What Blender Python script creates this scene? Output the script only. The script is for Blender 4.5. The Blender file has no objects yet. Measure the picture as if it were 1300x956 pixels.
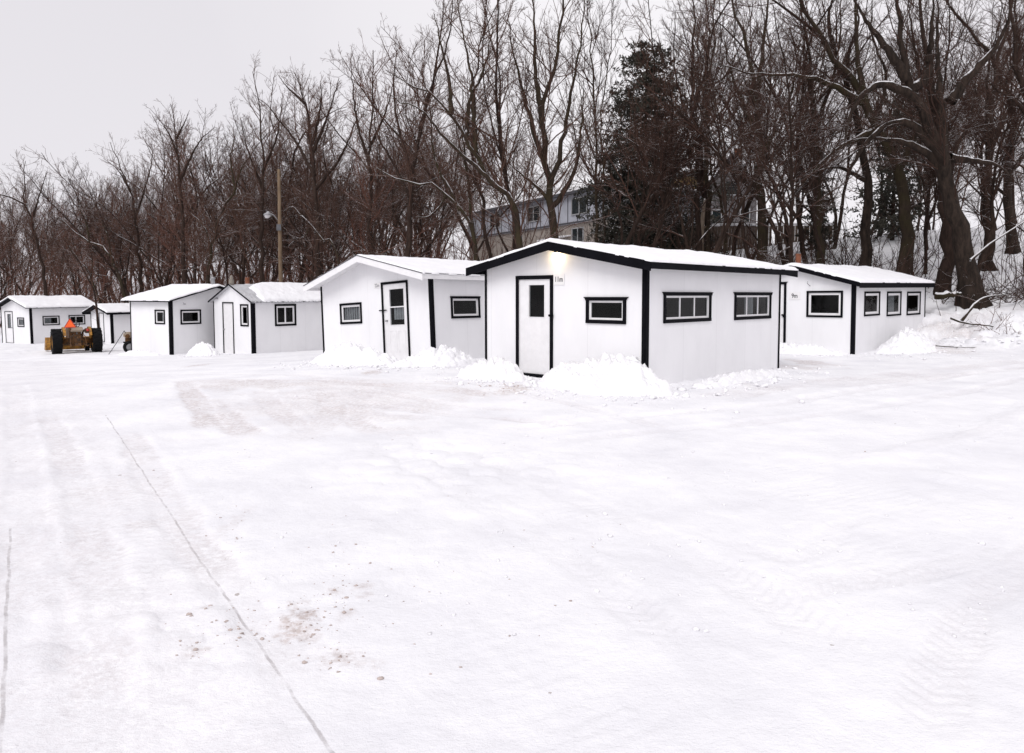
import bpy, bmesh, math, random
import numpy as np
from mathutils import Matrix, Vector
random.seed(7)
R = math.radians
scene = bpy.context.scene
col = scene.collection

# ------------------------------------------------------------------ camera geometry (used to read distances off the photo)
F = 925.0; EYE = 1.6; TH = math.atan(62/925.0); CS, SN = math.cos(TH), math.sin(TH)
def at(px, py, Y):
    k = (433-py)/F
    z = Y*(k*CS-SN)/(CS+k*SN)
    return (((px-650)/F)*(Y*CS-z*SN), Y, EYE+z)
def on_ground(px, py, z0=0.0):
    k = (433-py)/F; z = z0-EYE
    Y = z*(CS+k*SN)/(k*CS-SN)
    return (((px-650)/F)*(Y*CS-z*SN), Y)

# ------------------------------------------------------------------ object helpers
def tag(o, label=None, cat=None, group=None, kind=None):
    if label: o['label'] = label
    if cat: o['category'] = cat
    if group: o['group'] = group
    if kind: o['kind'] = kind
    return o
def empty(name, loc=(0,0,0), mat=None):
    o = bpy.data.objects.new(name, None); o.empty_display_size = .3
    col.objects.link(o)
    if mat is not None: o.matrix_world = mat
    else: o.location = loc
    return o
def link_mesh(name, me, mat, parent=None):
    o = bpy.data.objects.new(name, me)
    if mat is not None and len(me.materials) == 0: me.materials.append(mat)
    col.objects.link(o)
    if parent is not None: o.parent = parent
    return o
class MB:
    def __init__(s): s.v = []; s.f = []
    def hexa(s, c):
        b = len(s.v); s.v += [tuple(p) for p in c]
        s.f += [tuple(b+i for i in q) for q in ((0,1,3,2),(4,6,7,5),(0,4,5,1),(2,3,7,6),(0,2,6,4),(1,5,7,3))]
    def box(s, x0, x1, y0, y1, z0, z1, fn=None):
        c = [(x,y,z) for x in (x0,x1) for y in (y0,y1) for z in (z0,z1)]
        if fn: c = [fn(*p) for p in c]
        s.hexa(c); return s
    def prism(s, poly, a, b, fn):           # polygon extruded a..b; fn(u, v, w) -> point
        n = len(poly); k = len(s.v)
        s.v += [fn(u,v,a) for u,v in poly]+[fn(u,v,b) for u,v in poly]
        s.f.append(tuple(range(k,k+n))); s.f.append(tuple(range(k+2*n-1,k+n-1,-1)))
        for i in range(n):
            j = (i+1) % n; s.f.append((k+i,k+j,k+n+j,k+n+i))
        return s
    def tube(s, pts, rad, sides=8, cap=True):
        pts = [Vector(p) for p in pts]; n = len(pts); b = len(s.v)
        if not hasattr(rad, '__len__'): rad = [rad]*n
        t0 = (pts[1]-pts[0]).normalized(); ref = Vector((0,0,1)) if abs(t0.z) < .9 else Vector((1,0,0))
        for i,p in enumerate(pts):
            t = (pts[min(i+1,n-1)]-pts[max(i-1,0)]).normalized()
            u = t.cross(ref).normalized(); w = u.cross(t)
            for k in range(sides):
                a = 2*math.pi*k/sides
                s.v.append(tuple(p+(u*math.cos(a)+w*math.sin(a))*rad[i]))
        for i in range(n-1):
            for k in range(sides):
                k2 = (k+1) % sides
                s.f.append((b+i*sides+k, b+i*sides+k2, b+(i+1)*sides+k2, b+(i+1)*sides+k))
        if cap:
            s.f.append(tuple(b+k for k in range(sides)))
            s.f.append(tuple(b+(n-1)*sides+k for k in reversed(range(sides))))
        return s
    def lathe(s, prof, sides, fn):          # prof (radius, axial) ; fn(a, b, axial)
        b = len(s.v); n = len(prof)
        for k in range(sides):
            a = 2*math.pi*k/sides
            for r,h in prof: s.v.append(fn(r*math.cos(a), r*math.sin(a), h))
        for k in range(sides):
            k2 = (k+1) % sides
            for i in range(n-1): s.f.append((b+k*n+i, b+k2*n+i, b+k2*n+i+1, b+k*n+i+1))
        return s
    def build(s, name, mat, parent=None, smooth=False, bevel=0):
        me = bpy.data.meshes.new(name); me.from_pydata(s.v, [], s.f)
        bm = bmesh.new(); bm.from_mesh(me); bmesh.ops.recalc_face_normals(bm, faces=bm.faces)
        if bevel:
            es = [e for e in bm.edges if len(e.link_faces) == 2 and e.calc_face_angle(0) > .5]
            bmesh.ops.bevel(bm, geom=es, offset=bevel, segments=2, affect='EDGES', clamp_overlap=True)
        bm.to_mesh(me); bm.free()
        if smooth: me.shade_smooth()
        return link_mesh(name, me, mat, parent)

def np_mesh(name, V, Fq, smooth=True):
    me = bpy.data.meshes.new(name)
    V = np.ascontiguousarray(V, np.float32); Fq = np.ascontiguousarray(Fq, np.int32)
    me.vertices.add(len(V)); me.vertices.foreach_set('co', V.ravel())
    k = Fq.shape[1]
    me.loops.add(Fq.size); me.loops.foreach_set('vertex_index', Fq.ravel())
    me.polygons.add(len(Fq)); me.polygons.foreach_set('loop_start', np.arange(0, Fq.size, k, dtype=np.int32))
    me.polygons.foreach_set('use_smooth', np.full(len(Fq), smooth))
    me.update(calc_edges=True); me.validate()
    return me

# ------------------------------------------------------------------ noise
def _h(ix, iy, s):
    n = (ix.astype(np.int64)*374761393 + iy.astype(np.int64)*668265263 + s*974711) & 0x7fffffff
    n = ((n ^ (n >> 13))*1274126177) & 0x7fffffff
    return ((n ^ (n >> 16)) & 0xffff)/65535.0
def vnoise(x, y, s=0):
    ix, iy = np.floor(x), np.floor(y); fx, fy = x-ix, y-iy
    fx = fx*fx*(3-2*fx); fy = fy*fy*(3-2*fy)
    a, b, c, d = _h(ix,iy,s), _h(ix+1,iy,s), _h(ix,iy+1,s), _h(ix+1,iy+1,s)
    return (a*(1-fx)+b*fx)*(1-fy)+(c*(1-fx)+d*fx)*fy
def fbm(x, y, s=0, o=4, g=.5):
    t = 0; a = 1; m = 0
    for i in range(o):
        t = t+a*vnoise(x, y, s+i*17); m += a; a *= g; x = x*2.03+11.7; y = y*2.03-5.1
    return t/m-.5
def cells(x, y, s=0):                       # distance to the nearest jittered point: lumps of snow
    ix, iy = np.floor(x), np.floor(y); best = np.full(x.shape, 9.)
    for dx in (-1,0,1):
        for dy in (-1,0,1):
            jx, jy = ix+dx, iy+dy
            px = jx+.15+.7*_h(jx,jy,s); py = jy+.15+.7*_h(jx,jy,s+5)
            best = np.minimum(best, (x-px)**2+(y-py)**2)
    return np.sqrt(best)
def lumps(x, y, rad, s=0): return np.sqrt(np.maximum(0, rad*rad-cells(x, y, s)**2))
def sstep(a, b, x):
    t = np.clip((x-a)/(b-a), 0, 1); return t*t*(3-2*t)

# ------------------------------------------------------------------ materials
def new_mat(name):
    m = bpy.data.materials.new(name); m.use_nodes = True
    nt = m.node_tree; b = nt.nodes['Principled BSDF']
    return m, nt, b
def N(nt, typ, **kw):
    n = nt.nodes.new(typ)
    for k,v in kw.items():
        if k.startswith('i_'): n.inputs[int(k[2:])].default_value = v
        else: setattr(n, k, v)
    return n
def noise(nt, scale, detail=4, rough=.55, coord='Object', stretch=None):
    tc = N(nt, 'ShaderNodeTexCoord'); nz = N(nt, 'ShaderNodeTexNoise')
    nz.inputs['Scale'].default_value = scale; nz.inputs['Detail'].default_value = detail; nz.inputs['Roughness'].default_value = rough
    src = tc.outputs[coord]
    if stretch:
        mp = N(nt, 'ShaderNodeMapping'); mp.inputs['Scale'].default_value = stretch
        nt.links.new(src, mp.inputs['Vector']); src = mp.outputs[0]
    nt.links.new(src, nz.inputs['Vector'])
    return nz.outputs['Fac']
def ramp(nt, fac, stops):
    r = N(nt, 'ShaderNodeValToRGB'); e = r.color_ramp.elements
    while len(e) < len(stops): e.new(.5)
    for i,(p,c) in enumerate(stops):
        e[i].position = p; e[i].color = (*c, 1) if len(c) == 3 else c
    nt.links.new(fac, r.inputs[0]); return r.outputs[0]
def math_(nt, op, a, b=None, clamp=False):
    n = N(nt, 'ShaderNodeMath', operation=op); n.use_clamp = clamp
    for i,x in enumerate((a,b)):
        if x is None: continue
        if isinstance(x, (int,float)): n.inputs[i].default_value = x
        else: nt.links.new(x, n.inputs[i])
    return n.outputs[0]
def mix(nt, fac, a, b):
    n = N(nt, 'ShaderNodeMix', data_type='RGBA')
    for sck, x in ((n.inputs[0],fac),(n.inputs[6],a),(n.inputs[7],b)):
        if isinstance(x, (int,float)): sck.default_value = x
        elif isinstance(x, tuple): sck.default_value = (*x,1)
        else: nt.links.new(x, sck)
    return n.outputs[2]
def bump(nt, b, h, strength, dist, prev=None):
    n = N(nt, 'ShaderNodeBump'); n.inputs['Strength'].default_value = strength; n.inputs['Distance'].default_value = dist
    nt.links.new(h, n.inputs['Height'])
    if prev is not None: nt.links.new(prev, n.inputs['Normal'])
    nt.links.new(n.outputs[0], b.inputs['Normal']); return n.outputs[0]
def paint(name, c, rough=.6, var=.12, scale=4, stretch=None, bmp=.15, bscale=60, dark=None):
    m, nt, b = new_mat(name)
    f = noise(nt, scale, 5, .6, stretch=stretch)
    lo = tuple(x*(1-var) for x in c) if dark is None else dark
    nt.links.new(ramp(nt, f, [(.32,lo),(.62,c)]), b.inputs['Base Color'])
    b.inputs['Roughness'].default_value = rough
    if bmp: bump(nt, b, noise(nt, bscale, 3), bmp, .004)
    return m
SNOW = (.87,.865,.885)
def snow_material(name):
    m, nt, b = new_mat(name)
    f = noise(nt, 1.6, 5, .6)
    nt.links.new(ramp(nt, f, [(.3,(.82,.81,.835)),(.6,SNOW)]), b.inputs['Base Color'])
    b.inputs['Roughness'].default_value = .75; b.inputs['Specular IOR Level'].default_value = .2
    p = bump(nt, b, noise(nt, 9, 5, .65), .45, .05)
    bump(nt, b, noise(nt, 60, 4, .7), .35, .012, p)
    return m
M = {}
M['snow'] = snow_material('snow')
M['pile'] = snow_material('piled_snow')

def ground_material():
    m, nt, b = new_mat('packed_snow')
    geo = N(nt, 'ShaderNodeNewGeometry'); sep = N(nt, 'ShaderNodeSeparateXYZ'); nt.links.new(geo.outputs['Position'], sep.inputs[0])
    x, y = sep.outputs[0], sep.outputs[1]
    at_ = N(nt, 'ShaderNodeAttribute'); at_.attribute_name = 'stain'
    sc = N(nt, 'ShaderNodeSeparateColor'); nt.links.new(at_.outputs['Color'], sc.inputs[0])
    base = ramp(nt, noise(nt, .9, 6, .62), [(.28,(.74,.735,.77)),(.62,SNOW)])
    packed = ramp(nt, noise(nt, 2.6, 6, .7, stretch=(1.4,.5,1)), [(.3,(.60,.57,.585)),(.62,(.78,.755,.78))])
    dirt = ramp(nt, noise(nt, 14, 5, .7), [(.3,(.42,.36,.34)),(.65,(.66,.59,.57))])
    fine = noise(nt, 22, 4, .75)
    brk = ramp(nt, fine, [(.40,(.12,)*3),(.58,(1,)*3)])
    c = mix(nt, math_(nt,'MULTIPLY',sc.outputs[0],brk), base, packed)
    c = mix(nt, math_(nt,'MULTIPLY',sc.outputs[1],brk), c, dirt)
    # two slab joints showing through the packed snow
    for k,(gx,gy,hx,hy,w,y0,y1) in enumerate(SEAMS):
        nx, ny = hy, -hx
        d = math_(nt,'ADD', math_(nt,'MULTIPLY', math_(nt,'SUBTRACT',x,gx), nx), math_(nt,'MULTIPLY', math_(nt,'SUBTRACT',y,gy), ny))
        d = math_(nt,'ADD', d, math_(nt,'MULTIPLY', math_(nt,'SUBTRACT', noise(nt, 2.2, 5, .6), .5), .05))
        a = math_(nt,'ABSOLUTE', d)
        line = math_(nt,'SUBTRACT', 1.0, math_(nt,'DIVIDE', a, w), True)
        line = math_(nt,'MULTIPLY', line, 2.0, True)
        line = math_(nt,'MULTIPLY', line, math_(nt,'MULTIPLY', math_(nt,'SUBTRACT', noise(nt, 5, 6, .75), .36), 4.5, True), True)
        line = math_(nt,'MULTIPLY', line, math_(nt,'LESS_THAN', y, y1)); line = math_(nt,'MULTIPLY', line, .55)
        c = mix(nt, line, c, (.30,.27,.27))
    # crumbs of gravel and bark trodden into the snow
    tc = N(nt, 'ShaderNodeTexCoord'); vo = N(nt, 'ShaderNodeTexVoronoi'); vo.inputs['Scale'].default_value = 5.5; nt.links.new(tc.outputs['Object'], vo.inputs['Vector'])
    dd = math_(nt,'ADD', vo.outputs['Distance'], math_(nt,'MULTIPLY', math_(nt,'SUBTRACT', noise(nt, 60, 3), .5), .12))
    sc2 = N(nt, 'ShaderNodeSeparateColor'); nt.links.new(vo.outputs['Color'], sc2.inputs[0])
    k = math_(nt,'MULTIPLY', math_(nt,'LESS_THAN', dd, math_(nt,'MULTIPLY', sc2.outputs[1], .085)), math_(nt,'GREATER_THAN', math_(nt,'ADD', sc2.outputs[0], math_(nt,'MULTIPLY', noise(nt, .5, 3), .8)), 1.22))
    c = mix(nt, math_(nt,'MULTIPLY', k, .75), c, (.36,.31,.29))
    nt.links.new(c, b.inputs['Base Color'])
    b.inputs['Roughness'].default_value = .8; b.inputs['Specular IOR Level'].default_value = .2
    p = bump(nt, b, noise(nt, 5, 6, .68), .38, .04)
    wv = N(nt, 'ShaderNodeTexWave'); wv.inputs['Scale'].default_value = 3.4; wv.inputs['Distortion'].default_value = 5.0; wv.inputs['Detail'].default_value = 4; wv.inputs['Detail Scale'].default_value = 1.4
    mpw = N(nt, 'ShaderNodeMapping'); mpw.inputs['Rotation'].default_value = (0,0,R(62)); nt.links.new(tc.outputs['Object'], mpw.inputs['Vector']); nt.links.new(mpw.outputs[0], wv.inputs['Vector'])
    p = bump(nt, b, math_(nt,'MULTIPLY', wv.outputs['Fac'], ramp(nt, noise(nt, .55, 4, .6), [(.5,(0,)*3),(.62,(1,)*3)])), .16, .02, p)
    p = bump(nt, b, noise(nt, 30, 5, .7, stretch=(1,1.8,1)), .45, .014, p)
    bump(nt, b, noise(nt, 160, 3, .7), .3, .004, p)
    return m
A_ = on_ground(137,530); B_ = on_ground(360,866); C_ = on_ground(12,690); D_ = on_ground(5,866)
def seam(p, q, w, y0, y1):
    d = Vector((q[0]-p[0], q[1]-p[1])).normalized(); return (p[0],p[1],d.x,d.y,w,y0,y1)
SEAMS = [seam(A_,B_,.009,0,9.5), seam(C_,D_,.010,0,4.9)]
M['ground'] = ground_material()

def white_paint():
    m, nt, b = new_mat('white_painted_plywood')
    f = noise(nt, 2.2, 6, .62, stretch=(1,1,.45))
    nt.links.new(ramp(nt, f, [(.25,(.77,.765,.78)),(.6,(.82,.815,.83))]), b.inputs['Base Color'])
    b.inputs['Roughness'].default_value = .62; b.inputs['Specular IOR Level'].default_value = .3
    tc = N(nt, 'ShaderNodeTexCoord'); sep = N(nt, 'ShaderNodeSeparateXYZ'); nt.links.new(tc.outputs['Object'], sep.inputs[0])
    s = math_(nt,'ADD', sep.outputs[0], sep.outputs[1])
    fr = math_(nt,'FRACT', math_(nt,'MULTIPLY', s, 1/.405))
    g = math_(nt,'LESS_THAN', fr, .018)
    fr2 = math_(nt,'FRACT', math_(nt,'MULTIPLY', s, 1/1.215)); ln_ = math_(nt,'LESS_THAN', fr2, .0055)
    bc = b.inputs['Base Color'].links[0].from_socket
    nt.links.new(mix(nt, math_(nt,'MULTIPLY', ln_, .35), bc, (.45,.44,.45)), b.inputs['Base Color'])
    p = bump(nt, b, g, -.25, .006)
    bump(nt, b, noise(nt, 35, 4, .6, stretch=(1,1,.12)), .16, .006, p)
    return m
M['white'] = white_paint()
M['trimwhite'] = paint('white_trim_paint', (.80,.79,.80), .5, .08, 6)
M['black'] = paint('black_trim_paint', (.0055,.0055,.008), .7, .4, 5, dark=(.003,.003,.0045))
M['black'].node_tree.nodes['Principled BSDF'].inputs['Specular IOR Level'].default_value = .06
M['greytrim'] = paint('grey_trim_paint', (.09,.09,.10), .55, .3, 5)
M['corr'] = paint('bare_roofing_metal', (.50,.50,.52), .4, .25, 5)
M['dark'] = paint('room_darkener', (.05,.045,.04), .9, .3, 3)  # dark tone for the added lining that dims the shed interiors
M['curtain'] = paint('curtain_cloth', (.72,.70,.70), .9, .15, 9)
M['rust'] = paint('rusty_stovepipe', (.20,.065,.03), .85, .5, 9)
M['steel'] = paint('dull_steel', (.30,.30,.31), .4, .3, 8)
M['sign'] = paint('white_sign_board', (.80,.79,.79), .5, .05, 6)
M['ink'] = paint('black_lettering', (.02,.02,.025), .6, .1, 6)
M['inkgrey'] = paint('faded_lettering', (.30,.29,.31), .6, .1, 6)
M['tyre'] = paint('tyre_rubber', (.008,.008,.009), .8, .3, 12)
M['tyre'].node_tree.nodes['Principled BSDF'].inputs['Specular IOR Level'].default_value = .12
M['yellow'] = paint('worn_yellow_paint', (.44,.20,.016), .5, .5, 9, dark=(.12,.055,.011))
M['ochre'] = paint('rusty_yellow_casting', (.13,.052,.009), .7, .6, 9, dark=(.014,.008,.006))
M['orange'] = paint('fluorescent_orange', (.95,.13,.015), .5, .05, 5)
M['redrim'] = paint('red_reflective_border', (.45,.03,.02), .4, .1, 5)
M['tan'] = paint('tan_painted_metal', (.42,.34,.26), .6, .25, 8)
M['greyfig'] = paint('weathered_grey_wood', (.24,.21,.18), .9, .4, 14)
def glass():
    m, nt, b = new_mat('window_glass')
    nt.nodes.remove(b); out = nt.nodes['Material Output']
    fr = N(nt,'ShaderNodeFresnel'); fr.inputs['IOR'].default_value = 1.42
    tr = N(nt,'ShaderNodeBsdfTransparent'); tr.inputs[0].default_value = (.68,.70,.71,1)
    gl = N(nt,'ShaderNodeBsdfGlossy'); gl.inputs['Roughness'].default_value = .04
    bp = N(nt,'ShaderNodeBump'); bp.inputs['Strength'].default_value = .06; bp.inputs['Distance'].default_value = .02
    nt.links.new(noise(nt, 4, 2), bp.inputs['Height']); nt.links.new(bp.outputs[0], gl.inputs['Normal'])
    mx = N(nt,'ShaderNodeMixShader'); nt.links.new(math_(nt,'MULTIPLY',fr.outputs[0],math_(nt,'SUBTRACT',.55,math_(nt,'MULTIPLY',N(nt,'ShaderNodeNewGeometry').outputs['Backfacing'],.55))), mx.inputs[0]); nt.links.new(tr.outputs[0], mx.inputs[1]); nt.links.new(gl.outputs[0], mx.inputs[2])
    nt.links.new(mx.outputs[0], out.inputs[0]); return m
M['glass'] = glass()
def emit(name, c, s):
    m, nt, b = new_mat(name)
    b.inputs['Emission Color'].default_value = (*c,1); b.inputs['Emission Strength'].default_value = s; return m
M['bulb'] = emit('lit_bulb', (1,.76,.40), 34)

def bark(name, c1, c2, snow=.0, moss=None):
    m, nt, b = new_mat(name)
    f = noise(nt, 7, 5, .7, stretch=(1,1,.25))
    c = ramp(nt, f, [(.3,c1),(.65,c2)])
    if moss:
        c = mix(nt, ramp(nt, noise(nt, 1.3, 4, .6), [(.45,(0,)*3),(.6,(.7,)*3)]), c, moss)
    if snow:
        g = N(nt,'ShaderNodeNewGeometry'); sp = N(nt,'ShaderNodeSeparateXYZ'); nt.links.new(g.outputs['Normal'], sp.inputs[0])
        z = math_(nt,'ADD', sp.outputs[2], math_(nt,'MULTIPLY', math_(nt,'SUBTRACT', noise(nt, 2.2, 5, .7), .5), 1.1))
        k = ramp(nt, z, [(.90-snow*.55,(0,)*3),(1.0-snow*.5,(1,)*3)])
        c = mix(nt, k, c, (.80,.79,.81))
    nt.links.new(c, b.inputs['Base Color']); b.inputs['Roughness'].default_value = .9
    b.inputs['Specular IOR Level'].default_value = .15
    bump(nt, b, noise(nt, 16, 5, .75, stretch=(1,1,.16)), 1.0, .06)
    return m
M['bark'] = bark('dark_bark', (.016,.010,.008), (.050,.032,.025), .45)
M['bark_snow'] = bark('snow_lined_bark', (.018,.013,.010), (.052,.036,.027), .84, (.042,.034,.017))
M['bark_old'] = bark('old_ridged_bark', (.008,.006,.005), (.046,.032,.025), .58)
M['bark_moss'] = bark('mossy_bark', (.019,.013,.010), (.052,.037,.027), .5, (.042,.034,.017))
M['twig'] = bark('bare_twigs', (.062,.033,.025), (.120,.069,.053), .2)
M['twig_red'] = bark('reddish_twigs', (.098,.044,.032), (.160,.079,.059), .18)
M['twig_dark'] = bark('dark_twigs', (.034,.018,.014), (.078,.045,.035), .2)
M['snag'] = bark('peeled_trunk', (.20,.15,.11), (.34,.27,.21), .2)
M['polewood'] = bark('pole_wood', (.12,.085,.058), (.23,.165,.11), 0)
def needles():
    m, nt, b = new_mat('spruce_needles')
    g = N(nt,'ShaderNodeNewGeometry'); sp = N(nt,'ShaderNodeSeparateXYZ')
    c = ramp(nt, noise(nt, 1.7, 4, .6), [(.3,(.015,.0155,.011)),(.65,(.048,.043,.030))])
    nt.links.new(g.outputs['True Normal'], sp.inputs[0])
    z = math_(nt,'ADD', sp.outputs[2], math_(nt,'MULTIPLY', math_(nt,'SUBTRACT', noise(nt, 1.1, 4, .7), .5), 1.6))
    c = mix(nt, ramp(nt, z, [(.96,(0,)*3),(1.10,(1,)*3)]), c, (.75,.75,.77))
    nt.links.new(c, b.inputs['Base Color']); b.inputs['Roughness'].default_value = .8; return m
M['needles'] = needles()
M['needles_snowy'] = M['needles'].copy(); M['needles_snowy'].name = 'snow_dusted_needles'
for n in M['needles_snowy'].node_tree.nodes:
    if n.type == 'VALTORGB' and n.color_ramp.elements[0].position > .9:
        n.color_ramp.elements[0].position = .66; n.color_ramp.elements[1].position = .8

# ------------------------------------------------------------------ terrain
def lot_height(X, Y):
    s = -.6*X+.8*Y
    h = np.interp(s, [0,14,19.7,29,44,50,70,200], [0,-.02,-.30,-.80,-1.14,-1.34,-1.7,-2.2])
    h = h-.17*np.exp(-((X-9.5)**2+(Y-21.5)**2)/40.)
    return h
TOE = (12.2, 24.4)
def toe_dist(X, Y): return (X-TOE[0])*.5+(Y-TOE[1])*.866
def rise(X, Y):
    t = toe_dist(X, Y)
    k = .42+.58*sstep(-28, 0, X)
    return np.interp(t, [0,1.0,3.2,20,26,60,400], [0,.35,1.25,5.3,5.7,6.4,7.5])*k
def ground_base(X, Y): return lot_height(X, Y)+rise(X, Y)
def gz(x, y): return float(ground_base(np.array([x*1.0]), np.array([y*1.0]))[0])

def px_line(pts): return [on_ground(*p) for p in pts]
def smooth_line(p, n=6):
    p = [np.array(q, float) for q in p]; q = [2*p[0]-p[1]]+p+[2*p[-1]-p[-2]]; out = []
    for i in range(1, len(q)-2):
        for k in range(n):
            t = k/n; a,b,c,d = q[i-1],q[i],q[i+1],q[i+2]
            out.append(.5*((2*b)+(-a+c)*t+(2*a-5*b+4*c-d)*t*t+(-a+3*b-3*c+d)*t**3))
    out.append(p[-1]); return np.array(out)
# tyre tracks and wheel-polished bands: (photo points, width, depth, tread, packed, dirt)
TRACKS = [
 ([(233,481),(243,497),(256,518),(272,545)], .34, .010, 0, 1.0, .55),
 ([(262,505),(292,532),(322,556)], .40, .008, 0, .9, .42),
 ([(330,492),(352,520),(400,552),(430,556)], .32, .008, 0, .85, .36),
 ([(385,555),(415,535),(424,512),(408,494)], .42, .010, 0, 1.0, .5),
 ([(470,490),(455,510),(452,535),(490,552)], .34, .008, 0, .9, .34),
 ([(225,483),(330,482),(450,486),(560,492),(650,503)], .50, .008, 0, 1.0, .45),
 ([(300,500),(420,506),(520,520),(640,530),(760,541)], .26, .010, 0, .8, .12),
 ([(250,523),(340,516),(430,520),(560,533)], .30, .006, 0, .7, .15),
 ([(420,485),(500,500),(590,514),(680,520)], .24, .008, 0, .6, .12),
 ([(540,478),(640,492),(760,520),(860,545)], .26, .012, 0, .5, .05),
 ([(1330,668),(1268,735),(1215,812),(1185,890),(1170,960)], .22, .005, 1, .22, .05),
 ([(930,770),(1060,737),(1180,722),(1320,678)], .22, .004, 1, .18, .03),
 ([(640,545),(800,528),(980,512),(1180,480),(1320,455)], .28, .020, 0, .45, .0),
 ([(680,560),(840,545),(1020,528),(1200,500),(1320,472)], .28, .018, 0, .45, .0),
 ([(900,505),(1010,487),(1120,474),(1300,452)], .7, .014, 0, .75, .10),
 ([(1020,492),(1120,482),(1240,468),(1340,458)], .5, .012, 0, .7, .08),
 ([(1320,512),(1255,545),(1190,565),(1110,579),(1040,582)], .22, -.030, 0, .2, .0),
 ([(1125,590),(1200,606),(1310,626)], .20, -.025, 0, .0, .0),
 ([(720,692),(800,703),(860,708)], .12, .02, 0, .2, .0),
 ([(860,660),(1000,705),(1090,660),(1180,665)], .20, .007, 1, .2, .0),
 ([(470,560),(580,620),(720,705),(900,850)], .26, .005, 1, .15, .0),
 ([(540,556),(680,610),(860,690),(1130,860)], .26, .005, 1, .15, .0),
 ([(60,520),(95,600),(120,720),(130,960)], .30, .010, 0, .75, .10),
 ([(165,545),(215,640),(290,740),(420,900)], .30, .010, 0, .6, .16),
 ([(20,480),(30,560),(40,700),(30,960)], .30, .008, 0, .6, .04),
 ([(0,470),(150,462),(300,470),(480,482)], .40, .012, 0, .45, .06),
 ([(30,490),(200,478),(330,474)], .30, .012, 0, .4, .03),
 ([(20,528),(60,531),(90,533)], .5, .006, 0, .9, .5),
]
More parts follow.
